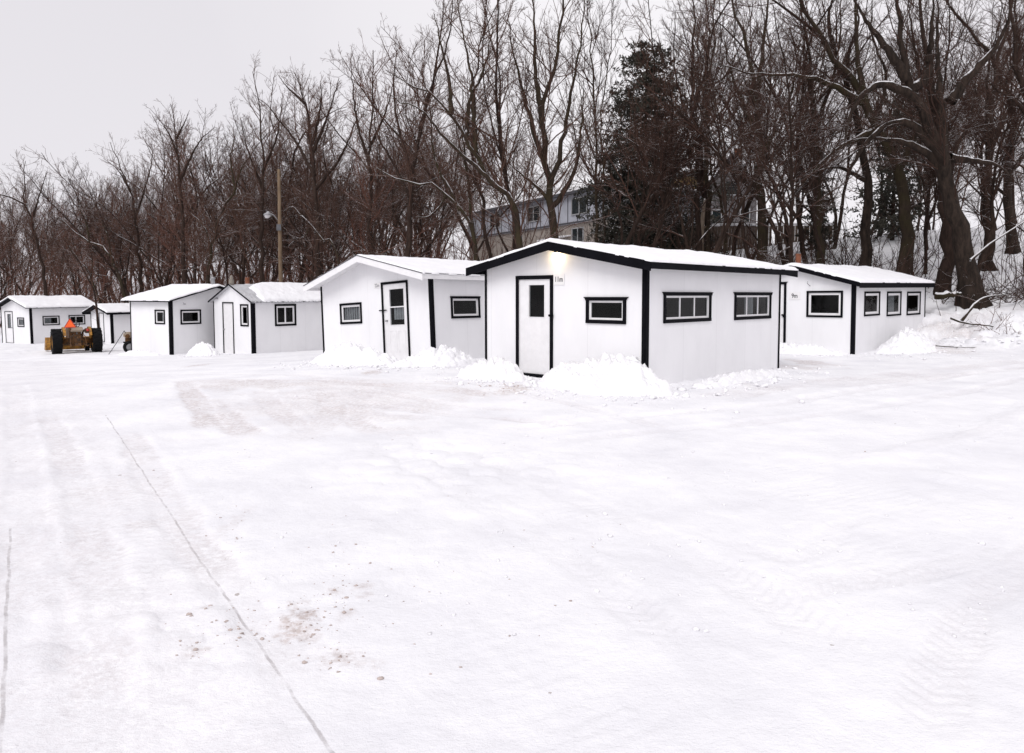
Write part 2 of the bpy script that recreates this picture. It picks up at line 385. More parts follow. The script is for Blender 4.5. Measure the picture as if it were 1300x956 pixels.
# dirty patches: (photo centre, radius along x, radius along y in photo px, strength)
PATCH = [((375,790),30,28,.95),((388,806),18,10,.6),((425,838),26,12,.55),((262,772),12,9,.35),((250,828),18,10,.55),((425,752),17,7,.6),((460,745),14,5,.6),
         ((462,757),14,5,.4),((300,800),16,6,.4),((440,782),14,9,.4),((285,672),16,36,.22),((150,620),60,35,.16),((180,665),26,10,.3),((470,845),22,8,.3),
         ((430,508),170,32,.34),((330,487),120,9,.5),((655,492),20,5,.9),((640,496),16,4,.6),((470,472),14,4,.9),((1030,455),30,6,.7),((1010,462),26,5,.5),((1200,440),40,4,.5),((940,487),16,5,.3),((250,448),10,3,.7)]
def build_ground():
    r1 = np.geomspace(.9, 30, 520); r2 = np.geomspace(30.6, 600, 130)
    rad = np.concatenate([r1, r2])
    ang = np.concatenate([np.linspace(R(-46), R(46), 760), np.linspace(R(46), R(314), 90)[1:-1]])
    na = len(ang)
    RR, AA = np.meshgrid(rad, ang, indexing='ij')
    X = (RR*np.sin(AA)).ravel(); Y = (RR*np.cos(AA)).ravel()
    t = toe_dist(X, Y); Z = ground_base(X, Y)
    front = (Y > 0)
    lotm = 1-sstep(-1.2, .2, t)
    n1 = fbm(X*.35, Y*.35, 3, 3); n2 = fbm(X*1.6, Y*1.6, 9, 4); n3 = fbm(X*6, Y*6, 21, 3)
    n4 = fbm(X*14, Y*14, 27, 3)
    Z = Z+lotm*(.035*n1+.020*n2+.012*n3+.006*n4)
    # churned looser snow in the middle of the lot
    churn = sstep(.02, .22, fbm(X*.22+3, Y*.3, 33, 3))*lotm
    Z = Z+churn*.05*lumps(X*3.0, Y*3.0, .5, 4)
    # ploughed ridge and hillside
    berm = sstep(-2.4, -.3, t)*(1-sstep(1.5, 3.5, t))
    lump = lumps(X*1.5, Y*1.5, .6, 8)*.32+lumps(X*3.6, Y*3.6, .55, 18)*.16+lumps(X*8, Y*8, .5, 28)*.06
    Z = Z+berm*(lump+.35*(fbm(X*.6, Y*.6, 40, 4)+.1))+(1-lotm)*(.35*fbm(X*.25, Y*.25, 50, 4)+.10*fbm(X*1.2, Y*1.2, 60, 4))
    pk = np.zeros_like(X); di = np.zeros_like(X)
    # left lane is packed down
    p, q = np.array(A_), np.array(B_); d = (q-p)/np.linalg.norm(q-p); side = (X-p[0])*d[1]-(Y-p[1])*d[0]
    lane = sstep(-.25, .35, -side if False else side)*(Y < 26)*front
    pk = np.maximum(pk, .40*lane*lotm)
    wob = fbm(X*2.5, Y*2.5, 70, 4)
    for pts, w, dep, tread, pa, dr in TRACKS:
        ln = smooth_line(px_line(pts)); lo = ln.min(0)-1; hi = ln.max(0)+1
        idx = np.where((X > lo[0])&(X < hi[0])&(Y > lo[1])&(Y < hi[1]))[0]
        if len(idx) == 0: continue
        x, y = X[idx], Y[idx]; best = np.full(len(idx), 9e9); sp = np.zeros(len(idx)); sg = np.zeros(len(idx)); acc = 0
        for a, b in zip(ln[:-1], ln[1:]):
            e = b-a; L = np.hypot(*e)
            u = np.clip(((x-a[0])*e[0]+(y-a[1])*e[1])/(L*L), 0, 1)
            dd = np.hypot(x-a[0]-u*e[0], y-a[1]-u*e[1]); m = dd < best
            best[m] = dd[m]; sp[m] = (acc+u*L)[m]; sg[m] = (((x-a[0])*e[1]-(y-a[1])*e[0])/L)[m]; acc += L
        best = best+wob[idx]*.16
        prof = 1-sstep(w*.36, w*.62, best)
        rim = np.exp(-((best-w*.72)/(w*.2))**2)
        fade = sstep(0, .6, sp)*(1-sstep(acc-.6, acc, sp))
        brk = .35+.65*sstep(-.15, .12, fbm(x*1.3, y*1.3, 81, 3))
        Z[idx] += fade*(-dep*prof+abs(dep)*.5*rim)*(.5+.5*brk)
        if tread: Z[idx] += fade*prof*brk*.0035*np.tanh(2*np.sin((sp+np.abs(sg)*.8)*2*np.pi/.085))
        pk[idx] = np.maximum(pk[idx], fade*prof*pa*brk); di[idx] = np.maximum(di[idx], fade*prof*dr*brk)
    for (cx, cy), rx, ry, st in PATCH:
        c = np.array(on_ground(cx, cy)); ex = abs(on_ground(cx+rx, cy)[0]-c[0])
        ey = abs(on_ground(cx, cy-ry)[1]-on_ground(cx, cy+ry)[1])/2
        k = np.hypot((X-c[0])/ex, (Y-c[1])/ey)
        k = k+1.5*fbm(X*6/max(.3,min(ex,1.2)*2.), Y*6/max(.3,min(ex,1.2)*2.), 90, 4)+.5*wob
        f = st*(1-sstep(.35, 1.15, k)); di = np.maximum(di, f); pk = np.maximum(pk, f*.8)
    di = np.maximum(di, berm*.62*sstep(.02, .22, fbm(X*1.1, Y*1.1, 95, 4)))
    V = np.concatenate([[[0,0,0]], np.stack([X,Y,Z],1)])
    i = np.arange(len(rad)-1)[:,None]*na; j = np.arange(na)[None,:]; j2 = (j+1) % na
    Fq = np.stack([1+i+j, 1+i+j2, 1+i+na+j2, 1+i+na+j], -1).reshape(-1,4)[:, ::-1]
    Ft = np.stack([np.zeros(na,int), 1+(np.arange(na)+1) % na, 1+np.arange(na), 1+np.arange(na)], -1)
    me = np_mesh('snow_ground', V, Fq)
    ca = me.color_attributes.new('stain', 'FLOAT_COLOR', 'POINT')
    cdat = np.zeros((len(me.vertices),4), np.float32); cdat[1:,0] = pk; cdat[1:,1] = di; cdat[:,3] = 1
    ca.data.foreach_set('color', cdat.ravel())
    o = link_mesh('snow_ground', me, M['ground']); tag(o, kind='structure')
    return rad, ang, Z.reshape(len(rad), na)
GRID = build_ground()
def gfine(x, y):
    rad, ang, Z = GRID
    return float(Z[np.argmin(np.abs(rad-math.hypot(x,y))), np.argmin(np.abs(ang-math.atan2(x,y)))])

# ------------------------------------------------------------------ snow piles
def snow_pile(x, y, rx, ry, h, rot, label, seed, lumpy=1.0, group=None, dirt=False, peak=(0,0)):
    n = 90; t = np.linspace(-1.15, 1.15, n); U, Wv = np.meshgrid(t, t, indexing='ij')
    lx, ly = (U*rx).ravel(), (Wv*ry).ravel(); c, s = math.cos(rot), math.sin(rot)
    X = x+lx*c-ly*s; Y = y+lx*s+ly*c
    k = np.hypot(U.ravel()-peak[0]*np.clip(1-np.hypot(U,Wv).ravel(),0,1), Wv.ravel()-peak[1]*np.clip(1-np.hypot(U,Wv).ravel(),0,1))
    k = k+.55*fbm(X*1.4, Y*1.4, seed, 4)
    dome = .55*(1-sstep(.05, 1.05, k))+.45*np.clip(1-k*k, 0, 1)**1.3
    m = sstep(0, .25, dome)
    lump = lumps(X*4.2, Y*4.2, .52, seed+3)*.16+lumps(X*9, Y*9, .5, seed+4)*.13+lumps(X*19, Y*19, .48, seed+6)*.08+.10*fbm(X*9, Y*9, seed+12, 3)
    Z = ground_base(X, Y)+h*dome*(1+.5*fbm(X*2.4, Y*2.4, seed+7, 4))+m*lump*lumpy*(.35+.65*dome)-.06*(1-m)-.02
    Z = np.where(k > 1.1, ground_base(X, Y)-.25, Z)
    g0 = gz(x, y)
    V = np.stack([X-x, Y-y, Z-g0], 1)
    i = np.arange(n-1)[:,None]*n; j = np.arange(n-1)[None,:]
    Fq = np.stack([i+j, i+n+j, i+n+j+1, i+j+1], -1).reshape(-1,4)
    o = link_mesh('snow_pile', np_mesh('snow_pile', V, Fq), M['pile']); o.location = (x, y, g0)
    tag(o, label, 'snow pile', group)
PG = 'piles of shovelled snow against the sheds'
snow_pile(1.50, 12.22, 1.4, .82, .47, R(-44), 'tall lumpy pile of shovelled snow in front of the shed wearing the lit lamp', 101, 1.1, PG, peak=(.15,.1))
snow_pile(-.35, 13.65, .85, .48, .26, R(-42), 'low heap of snow left of the door with the single square pane', 117, 1.1, PG)
snow_pile(-4.0, 17.75, 1.7, .62, .36, R(-40), 'broad heap of snow under the small front window of the white trimmed shed', 123, 1.0, PG)
snow_pile(-1.75, 16.3, 1.15, .50, .30, R(20), 'long heap of snow against the side wall beside the half glazed door', 131, 1.0, PG)
snow_pile(12.0, 22.0, 1.9, .85, .50, R(47), 'large rounded snow heap below the three small square windows', 143, 1.1, PG, peak=(.2,.1))
snow_pile(8.3, 21.3, 1.6, .6, .20, R(-46), 'low crusty bank of snow below the wide black window', 151, .9, PG)
snow_pile(-11.75, 27.6, .85, .5, .42, R(-30), 'snow heap in the corner beside the plain narrow white door', 163, 1.0, PG)
snow_pile(4.3, 13.4, 2.6, .32, .10, R(46.5), 'thin drift of snow along the foot of the long wall with two windows', 171, .7, PG)
snow_pile(-14.6, 28.4, 1.3, .45, .14, R(-28), 'thin drift at the foot of the shed next to the small wheeled machine', 181, .7, PG)
snow_pile(-22.6, 38.6, 1.6, .6, .28, R(-30), 'drift in front of the smallest shed with the black eave', 187, .8, PG)

M['slush'] = paint('brown_frozen_slush', (.58,.50,.47), .8, .4, 14, dark=(.34,.275,.25))
# loose crumbs of snow rolled off the piles and the ploughed bank
def crumbs():
    g = np.random.default_rng(404); P = []
    for (x, y, rx, ry, rot, n) in [(1.5,12.0,1.5,1.0,-44,260),(-.35,13.5,1.0,.7,-42,150),(-4.0,17.5,1.9,.9,-40,170),(-1.75,16.1,1.4,.8,20,150),(12.0,21.7,2.2,1.2,47,160),(8.3,21.1,1.9,.8,-46,120),(4.3,13.2,2.8,.6,46,160),(16.5,21.6,3.5,.9,-25,240),(-11.7,27.4,1.1,.8,-30,60)]:
        a = g.normal(size=(n,2))*.62; c, s = math.cos(R(rot)), math.sin(R(rot))
        for u, v in a: P.append((x+u*rx*c-v*ry*s, y+u*rx*s+v*ry*c, abs(g.normal())*.022+.010))
    for k in range(420):
        px, py = g.uniform(330, 1300), 478+g.random()**1.4*330; x, y = on_ground(px, py)
        if fbm(np.array([x*.5]), np.array([y*.5]), 12, 3)[0] > -.02: P.append((x, y, abs(g.normal())*.006+.003))
    bm = bmesh.new(); bmesh.ops.create_icosphere(bm, subdivisions=1, radius=1); bv = np.array([v.co[:] for v in bm.verts]); bf = np.array([[v.index for v in f.verts] for f in bm.faces]); bm.free()
    V, Fq, o = [], [], 0
    for x, y, r in P:
        w = bv*(1+g.normal(size=(len(bv),1))*.26)*r*np.array([1.3,1,.6]); a = g.uniform(0,6.28); w = w@np.array([[math.cos(a),-math.sin(a),0],[math.sin(a),math.cos(a),0],[0,0,1]])
        V.append(w+np.array([x, y, gfine(x, y)+r*.3])); Fq.append(bf+o); o += len(bv)
    ob = link_mesh('snow_crumbs', np_mesh('snow_crumbs', np.concatenate(V), np.concatenate(Fq)), M['pile']); tag(ob, 'loose crumbs of snow scattered round the piles', 'snow crumbs', kind='stuff')
    V, Fq, o = [], [], 0
    for cx, cy, sx, sy, n in [(385,795,34,28,55),(430,840,36,16,24),(435,760,30,40,36),(290,795,46,30,34),(250,828,20,10,14),(640,490,30,6,40),(290,670,20,40,24),(560,700,200,110,40)]:
        for k in range(n):
            px, py = cx+g.normal()*sx*.6, cy+g.normal()*sy*.6; x, y = on_ground(px, py); r = (abs(g.normal())*.0024+.0014)*max(1, y/5)
            w = bv*(1+g.normal(size=(len(bv),1))*.3)*r*np.array([1.4,1,.7]); V.append(w+np.array([x, y, gfine(x, y)+r*.3])); Fq.append(bf+o); o += len(bv)
    ob = link_mesh('dirt_crumbs', np_mesh('dirt_crumbs', np.concatenate(V), np.concatenate(Fq)), M['slush']); tag(ob, 'fine brown crumbs of dirt on the near snow', 'dirt crumbs', kind='stuff')
crumbs()
# small brown lumps of frozen slush in the foreground
LUMPS = [(267,769,6),(261,777,5),(240,784,8),(288,791,5),(292,801,6),(303,798,6),(304,813,6),(333,811,7),(248,827,7),(426,693,4),(423,701,4),(452,691,4),(470,716,4.5),
         (497,723,3),(425,751,6),(440,761,6),(437,780,7),(420,796,4),(387,843,8),(483,863,9),(217,757,3),(195,595,3),(499,793,3),(452,745,5),(398,806,6),(243,786,5),(446,776,5),(1098,575,3)]
lump_me = []
for k in range(4):
    bm = bmesh.new(); bmesh.ops.create_icosphere(bm, subdivisions=3, radius=1)
    rr = np.random.default_rng(50+k); off = rr.uniform(0, 50, 2)
    for v in bm.verts:
        c = np.array(v.co); d = 1+1.1*fbm(np.array([c[0]*1.6+off[0]+c[2]]), np.array([c[1]*1.6+off[1]-c[2]]), k, 4)[0]
        v.co = Vector((c[0]*d*1.1, c[1]*d*.9, c[2]*d*.46))
    me = bpy.data.meshes.new('slush_lump'); bm.to_mesh(me); bm.free(); me.shade_smooth(); lump_me.append(me)
for i,(px,py,s) in enumerate(LUMPS):
    x, y = on_ground(px, py); o = link_mesh('slush_lump', lump_me[i % 4], M['slush'])
    sz = s*.42*y/F
    o.location = (x, y, gfine(x,y)+sz*.22); o.rotation_euler = (0,0,i*1.7); o.scale = (sz,sz,sz)
    tag(o, 'small brown lump of frozen slush lying loose on the packed snow', 'slush lump', 'brown slush lumps scattered on the near snow')

# ------------------------------------------------------------------ sheds
def shed_matrix(C, yaw, roll, pitch):
    u = np.array([math.cos(yaw), math.sin(yaw), 0]); v = np.array([math.cos(yaw-math.pi/2), math.sin(yaw-math.pi/2), 0]); z = np.array([0,0,1.])
    u2 = u*math.cos(roll)+z*math.sin(roll); z2 = -u*math.sin(roll)+z*math.cos(roll)
    v2 = v*math.cos(pitch)+z2*math.sin(pitch); z3 = -v*math.sin(pitch)+z2*math.cos(pitch)
    return Matrix(((v2[0],u2[0],z3[0],C[0]),(v2[1],u2[1],z3[1],C[1]),(v2[2],u2[2],z3[2],C[2]),(0,0,0,1)))
# face 'f': plane x=0, a runs along y.  face 's': plane y=0, a runs along x.
FACE = {'f': lambda a,h,o: (-o, a, h), 's': lambda a,h,o: (a, -o, h)}
T = .055
class Shed:
    def __init__(s, C, yaw, LX, LY, H, rise_, roll, pitch, axis, label, openings, of=.27, os_=.25, rake=.16, eave=.12, trim='black', fasc='black', corners=(.065,.03,.03), snow=.075, roofm=None, front_over=None):
        s.LX, s.LY, s.H, s.rise, s.axis = LX, LY, H, rise_, axis
        s.root = empty('ice_shed', mat=shed_matrix(C, yaw, roll, pitch)); tag(s.root, label, 'shed', 'white sheds standing in a row on the snow')
        s.of, s.os = of, os_
        s.walls(openings); s.roof(rake, eave, M[fasc], snow, roofm or M['black']); s.corners(M[trim], corners)
        s.trim = M[trim]
    def top(s, x, y):                       # roof underside height over the walls
        d, W = (y, s.LY) if s.axis == 'x' else (x, s.LX)
        return s.H+s.rise*(1-abs(d-W/2)/(W/2))
    def walls(s, openings):
        for fc, Wd in (('f', s.LY), ('s', s.LX)):
            ops = [o for f,o in openings if f == fc]; fn = FACE[fc]
            a0 = 0 if fc == 'f' else T
            gable = (fc == 'f') == (s.axis == 'x')
            mb = MB(); A = sorted({a0, Wd}|{o[0] for o in ops}|{o[1] for o in ops})
            for p, q in zip(A[:-1], A[1:]):
                cuts = sorted((o[2], o[3]) for o in ops if o[0] < (p+q)/2 < o[1]); z = -.35
                for b, t in cuts:
                    if b > z: mb.box(p, q, z, b, -T, 0, fn)
                    z = max(z, t)
                mb.box(p, q, z, s.H, -T, 0, fn)
            if gable: mb.prism([(a0, s.H),(Wd, s.H),(Wd/2, s.H+s.rise)], -T, 0, fn)
            o = mb.build('wall', M['white'], s.root)
        mb = MB()
        if s.axis == 'x':
            mb.box(T, s.LX, s.LY-T, s.LY, -.35, s.H)
            mb.box(s.LX-T, s.LX, T, s.LY-T, -.35, s.H)
            mb.prism([(T, s.H),(s.LY-T, s.H),(s.LY/2, s.H+s.rise-.03)], s.LX-T, s.LX, lambda u,v,w: (w,u,v))
        else:
            mb.box(s.LX-T, s.LX, T, s.LY, -.35, s.H)
            mb.box(T, s.LX-T, s.LY-T, s.LY, -.35, s.H)
            mb.prism([(T, s.H),(s.LX-T, s.H),(s.LX/2, s.H+s.rise-.03)], s.LY-T, s.LY, lambda u,v,w: (u,w,v))
        mb.build('wall', M['white'], s.root)
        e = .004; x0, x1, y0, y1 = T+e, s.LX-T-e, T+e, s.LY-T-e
        ln = MB().box(x0, x1, y0, y1, -.06, -.02).box(x1-.01, x1, y0, y1, -.02, s.H-.03).box(x0, x1-.01, y1-.01, y1, -.02, s.H-.03).box(x0, x1, y0, y1, s.H-.03, s.H-.015)  # lining added to soak up light, so rooms look dark through the panes
        for fc, Wd in (('f', y1), ('s', x1)):   # added darkening lining goes round the openings too
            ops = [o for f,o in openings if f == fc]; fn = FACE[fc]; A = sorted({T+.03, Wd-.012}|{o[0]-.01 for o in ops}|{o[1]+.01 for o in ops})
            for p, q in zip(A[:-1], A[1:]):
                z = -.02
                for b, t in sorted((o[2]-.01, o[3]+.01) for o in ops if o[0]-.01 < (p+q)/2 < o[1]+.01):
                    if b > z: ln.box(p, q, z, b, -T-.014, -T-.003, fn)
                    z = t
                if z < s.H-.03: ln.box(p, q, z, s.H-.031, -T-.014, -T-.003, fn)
        ln.build('room_darkening_lining', M['dark'], s.root)
    def roof(s, rake, eave, fm, snow, rm):
        # local roof coordinates: l along the ridge, d across
        W, L = (s.LY, s.LX) if s.axis == 'x' else (s.LX, s.LY)
        P = (lambda l,d,z: (l,d,z)) if s.axis == 'x' else (lambda l,d,z: (d,l,z))
        hz = lambda d: s.H+s.rise*(1-abs(d-W/2)/(W/2))
        of, os_ = s.of, s.os; th = .05
        s.P, s.hz, s.W, s.L = P, hz, W, L
        mb = MB()
        sec = [(-os_, hz(-os_)),(W/2, hz(W/2)),(W+os_, hz(W+os_)),(W+os_, hz(W+os_)+th),(W/2, hz(W/2)+th),(-os_, hz(-os_)+th)]
        for half in ((0,1,4,5),(1,2,3,4)):
            mb.prism([sec[i] for i in half], -of, L+of, lambda u,v,w: P(w,u,v))
        mb.build('roof', rm, s.root)
        # rake boards on both gable ends, eave boards on both long sides
        for l0, l1 in ((-of-.028, -of-.001), (L+of+.001, L+of+.028)):
            mb = MB()
            for d0, d1 in ((-os_-.02, W/2), (W/2, W+os_+.02)):
                up = th+.012
                mb.prism([(d0, hz(d0)+up-rake),(d1, hz(d1)+up-rake),(d1, hz(d1)+up),(d0, hz(d0)+up)], l0, l1, lambda u,v,w: P(w,u,v))
            mb.build('rake_board', fm, s.root)
        for d0, d1 in ((-os_-.026, -os_-.001), (W+os_+.001, W+os_+.026)):
            z = hz(-os_)+th+.004
            MB().box(-of-.001, L+of+.001, d0, d1, z-eave, z, P).build('eave_board', fm, s.root)
        if snow: s.snow_slab(snow, th)
    def snow_slab(s, t, th, l0=None, mask=None):
        P, hz, W, L = s.P, s.hz, s.W, s.L; of, os_ = s.of, s.os
        nl, nd = 150, 90; l = np.linspace(-of-.02 if l0 is None else l0, L+of+.02, nl); d = np.linspace(-os_-.035, W+os_+.035, nd)
        LL, DD = np.meshgrid(l, d, indexing='ij')
        rz = s.H+s.rise*(1-np.sqrt((DD-W/2)**2+.03**2)/(W/2))+th+.005
        sd = int(abs(s.LX*100)) % 97
        edge = np.minimum(np.minimum(LL-l[0], l[-1]-LL), np.minimum(DD-d[0], d[-1]-DD))
        tt = t*(1+.7*fbm(LL*1.1, DD*1.1, sd, 3)+.4*fbm(LL*5, DD*5, sd+3, 3))
        e = np.clip(edge/.09, 0, 1); tt = tt*(.35+.65*np.sqrt(1-(1-e)**2))
        if mask is not None: tt = tt*mask(LL, DD)
        jl = .045*fbm(DD*4, LL*0+2, sd+9, 4)*(1-e); jd = .05*fbm(LL*4, DD*0+4, sd+11, 4)*(1-e)
        top = [P(a,b,c) for a,b,c in zip((LL+jl).ravel(), (DD+jd).ravel(), (rz+tt).ravel())]
        bot = [P(a,b,c) for a,b,c in zip((LL+jl).ravel(), (DD+jd).ravel(), (rz-.003).ravel())]
        V = np.array(top+bot); n = nl*nd
        i = np.arange(nl-1)[:,None]*nd; j = np.arange(nd-1)[None,:]
        Fq = np.stack([i+j, i+nd+j, i+nd+j+1, i+j+1], -1).reshape(-1,4)
        ring = np.concatenate([np.arange(nd), np.arange(1,nl)*nd+nd-1, (nl-1)*nd+np.arange(nd-2,-1,-1), np.arange(nl-2,0,-1)*nd])
        r2 = np.roll(ring, -1); Fs = np.stack([ring, r2, r2+n, ring+n], -1)
        Fall = np.concatenate([Fq, Fs])
        if mask is not None:                # bare metal where the snow has slid off
            keep = (tt.ravel()[Fq] > .012).any(1); Fall = np.concatenate([Fq[keep], Fs])
        me = np_mesh('roof_snow', V, Fall)
        bm = bmesh.new(); bm.from_mesh(me); bmesh.ops.recalc_face_normals(bm, faces=bm.faces); bm.to_mesh(me); bm.free()
        link_mesh('roof_snow', me, M['snow'], s.root)
    def corners(s, m, c):
        # near corner, left corner (end of front), far corner (end of side)
        H, LX, LY = s.H, s.LX, s.LY
        z0 = -.3; up = min(.02, .02)
        a, b, f = c
        mb = MB(); mb.box(0, a, z0, H-.01, .001, .02, FACE['f']); mb.box(-.02, a, z0, H-.01, .001, .02, FACE['s']); mb.build('corner_trim', m, s.root, bevel=.003)
        if b: MB().box(LY-b, LY+.012, z0, H-.01, .001, .02, FACE['f']).build('corner_trim', m, s.root, bevel=.003)
        if f: MB().box(LX-f, LX+.012, z0, H-.01, .001, .02, FACE['s']).build('corner_trim', m, s.root, bevel=.003)
    def window(s, fc, a0, a1, h0, h1, tw=.065, crown=0, panes=1, sash=.035, curtain=None, label=None):
        fn = FACE[fc]; mb = MB()            # a0..a1, h0..h1: outer edge of the trim; the hole in the wall is inside the trim
        w = tw
        mb.box(a0, a0+w, h0+w, h1-w, .001, .026, fn); mb.box(a1-w, a1, h0+w, h1-w, .001, .026, fn)
        mb.box(a0, a1, h0, h0+w, .001, .030, fn)
        if crown: mb.prism([(a0,h1-w),(a1,h1-w),(a1+.01,h1-w*.5),(a1+crown,h1),(a0-crown,h1),(a0-.01,h1-w*.5)], .001, .036, fn)
        else: mb.box(a0, a1, h1-w, h1, .001, .030, fn)
        win = mb.build('window', s.trim, s.root, bevel=.003)
        if label: win['label'] = label
        i0, i1, j0, j1 = a0+w, a1-w, h0+w, h1-w; q = sash; mb = MB()
        mb.box(i0, i1, j0, j0+q, -.035, -.006, fn); mb.box(i0, i1, j1-q, j1, -.035, -.006, fn)
        mb.box(i0, i0+q, j0+q, j1-q, -.035, -.006, fn); mb.box(i1-q, i1, j0+q, j1-q, -.035, -.006, fn)
        for k in range(1, panes):
            c = i0+(i1-i0)*k/panes; mb.box(c-q*.4, c+q*.4, j0+q, j1-q, -.033, -.010, fn)
        mb.build('sash', M['trimwhite'], win)
        MB().box(i0+q*.7, i1-q*.7, j0+q*.7, j1-q*.7, -.026, -.021, fn).build('pane', M['glass'], win)
        if curtain:
            c0, c1 = curtain; n = 14; mb = MB()
            for k in range(n):
                x0 = i0+(i1-i0)*(c0+(c1-c0)*k/n); x1 = i0+(i1-i0)*(c0+(c1-c0)*(k+1)/n); o0 = -.075-.02*(k % 2); 
                mb.box(x0, x1, j0-.05, j1+.02, o0-.008, o0, fn)
            mb.build('curtain', M['curtain'], win)
    @staticmethod
    def hole(a0, a1, h0, h1, w): return (a0+w, a1-w, h0+w, h1-w)
    def door(s, fc, a0, a1, h0, h1, tw, knob, panes=(), panels=(), lock=False, frame=None, threshold=True, crown=0):
        fn = FACE[fc]; mb = MB()
        d = MB(); i0, i1, j0, j1 = a0+tw, a1-tw, h0+tw, h1-tw
        xs = sorted({i0+.004, i1-.004}|{v for p in panes for v in p[:2]}); 
        for p, q in zip(xs[:-1], xs[1:]):
            z = j0+.004
            for b, t in sorted((pp[2], pp[3]) for pp in panes if pp[0] < (p+q)/2 < pp[1]):
                d.box(p, q, z, b, -.045, -.004, fn); z = t
            d.box(p, q, z, j1-.004, -.045, -.004, fn)
        for p in panels:                    # raised mouldings
            x0,x1,z0,z1 = p; e = .012
            d.box(x0,x1,z0,z0+e,-.004,.004,fn); d.box(x0,x1,z1-e,z1,-.004,.004,fn); d.box(x0,x0+e,z0+e,z1-e,-.004,.004,fn); d.box(x1-e,x1,z0+e,z1-e,-.004,.004,fn)
        door = d.build('door', M['trimwhite'], s.root)
        mb.box(a0, i0, h0+(tw if threshold else 0), j1, .001, .026, fn); mb.box(i1, a1, h0+(tw if threshold else 0), j1, .001, .026, fn)
        if crown: mb.prism([(a0,j1),(a1,j1),(a1+.01,h1-tw*.4),(a1+crown,h1),(a0-crown,h1),(a0-.01,h1-tw*.4)], .001, .036, fn)
        else: mb.box(a0, a1, j1, h1, .001, .030, fn)
        if threshold: mb.box(a0, a1, h0, h0+tw, .001, .034, fn)
        mb.build('door_frame', frame or s.trim, door, bevel=.003)
        for p in panes:
            x0,x1,z0,z1 = p[:4]
            MB().box(x0+.001,x1-.001,z0+.001,z1-.001,-.028,-.022,fn).build('pane', M['glass'], door)
            e = .014; g = MB(); g.box(x0-e,x1+e,z0-e,z0,-.003,.006,fn); g.box(x0-e,x1+e,z1,z1+e,-.003,.006,fn); g.box(x0-e,x0,z0,z1,-.003,.006,fn); g.box(x1,x1+e,z0,z1,-.003,.006,fn)
            g.build('pane_bead', M['trimwhite'], door)
            if len(p) > 4:
                f0, f1, b0 = p[4]; cu = MB(); n = 10
                for k in range(n):
                    xa = x0+(x1-x0)*(f0+(f1-f0)*k/n); xb = x0+(x1-x0)*(f0+(f1-f0)*(k+1)/n); oo = -.055-.012*(k % 2)
                    cu.box(xa, xb, z0+(z1-z0)*b0, z1+.02, oo-.006, oo, fn)
                cu.build('curtain', M['curtain'], door)
        kx, kz = knob; k = MB()
        k.lathe([(.0,.062),(.020,.060),(.028,.045),(.022,.03),(.011,.022),(.011,-.004),(.026,-.004)], 12, lambda a,b,h: fn(kx+a, kz+b, h))
        k.build('knob', M['black' if lock else 'steel'], door, True)
        if lock:
            MB().box(kx-.07, kx+.05, kz-.018, kz+.018, .024, .040, fn).box(kx-.05, kx-.01, kz-.075, kz-.018, .026, .052, fn).build('hasp', M['black'], door, bevel=.003)
        return door
    def sign(s, fc, a0, a1, h0, h1, text, size, m='ink', board=True, off=None, sub=None):
        fn = FACE[fc]
        par = s.root
        if board:
            b = MB().box(a0, a1, h0, h1, .001, .014, fn).build('number_sign', M['sign'], s.root, bevel=.002)
        x = a1-.02 if off is None else off   # reading order: left of the viewer is larger a on 'f', smaller a on 's'
        cu = bpy.data.curves.new('lettering', 'FONT'); cu.body = text; cu.size = size; cu.extrude = .0015; cu.offset = size*.012; cu.align_x = 'CENTER'; cu.align_y = 'CENTER'
        to = bpy.data.objects.new('lettering', cu); col.objects.link(to); dg = bpy.context.evaluated_depsgraph_get()
        me = bpy.data.meshes.new_from_object(to.evaluated_get(dg)); bpy.data.objects.remove(to)
        cx, cz = (a0+a1)/2, (h0+h1)/2; o = .0165 if board else .003
        for v in me.vertices:
            lx, lz, lo = v.co.x*.82, v.co.y, v.co.z
            v.co = fn(cx-lx if fc == 'f' else cx+lx, cz+lz, o+lo)
        me.flip_normals()
        me.name = 'lettering'
        link_mesh('lettering', me, M[m], b if board else s.root)

H_ = Shed.hole
# --- shed with the lit lamp
wA = [('f',(.39,1.25,1.04,1.505)),('s',(.53,2.19,1.05,1.59)),('s',(3.14,4.81,1.04,1.595))]
dA = (2.02,2.96,-.03,1.91)
opsA = [(f,H_(*w,.065)) for f,w in wA]+[('f',H_(*dA,.07))]
A = Shed((2.235,12.146,.016), 2.383, 5.273, 3.81, 2.073, .371, -.004, -.003, 'x', 'white shed with black gable boards, a lit lamp and a sign reading 11m', opsA, .274, .245, .158, .118, corners=(.072,.04,.045), snow=.068)
A.window('f', *wA[0][1], crown=.05, curtain=None)
A.window('s', *wA[1][1], crown=.05, panes=3)
A.window('s', *wA[2][1], crown=.05, panes=3, curtain=(.36,.62))
A.door('f', *dA, .07, (2.065,1.16), panes=[(2.24,2.63,1.125,1.73)], lock=True)
A.sign('f', 1.755, 2.005, 1.725, 1.925, '11m', .135)
lamp = MB()
lamp.lathe([(.0,.0),(.055,.002),(.055,.02),(.02,.03),(.02,.05)], 14, lambda a,b,h: (-h, 1.905+a, 2.375+b))
lamp.tube([(-.04,1.905,2.375),(-.075,1.905,2.37),(-.09,1.905,2.345)], .014, 8)
lamp.lathe([(.018,0),(.03,-.03),(.05,-.045)], 14, lambda a,b,h: (-.09+a, 1.905+b, 2.35+h))
lo = lamp.build('wall_lamp', M['trimwhite'], A.root, True)
bb = MB().lathe([(.0,-.16),(.025,-.155),(.042,-.13),(.046,-.10),(.036,-.07),(.016,-.035)], 14, lambda a,b,h: (-.09+a, 1.905+b, 2.35+h)).build('bulb', M['bulb'], lo, True)
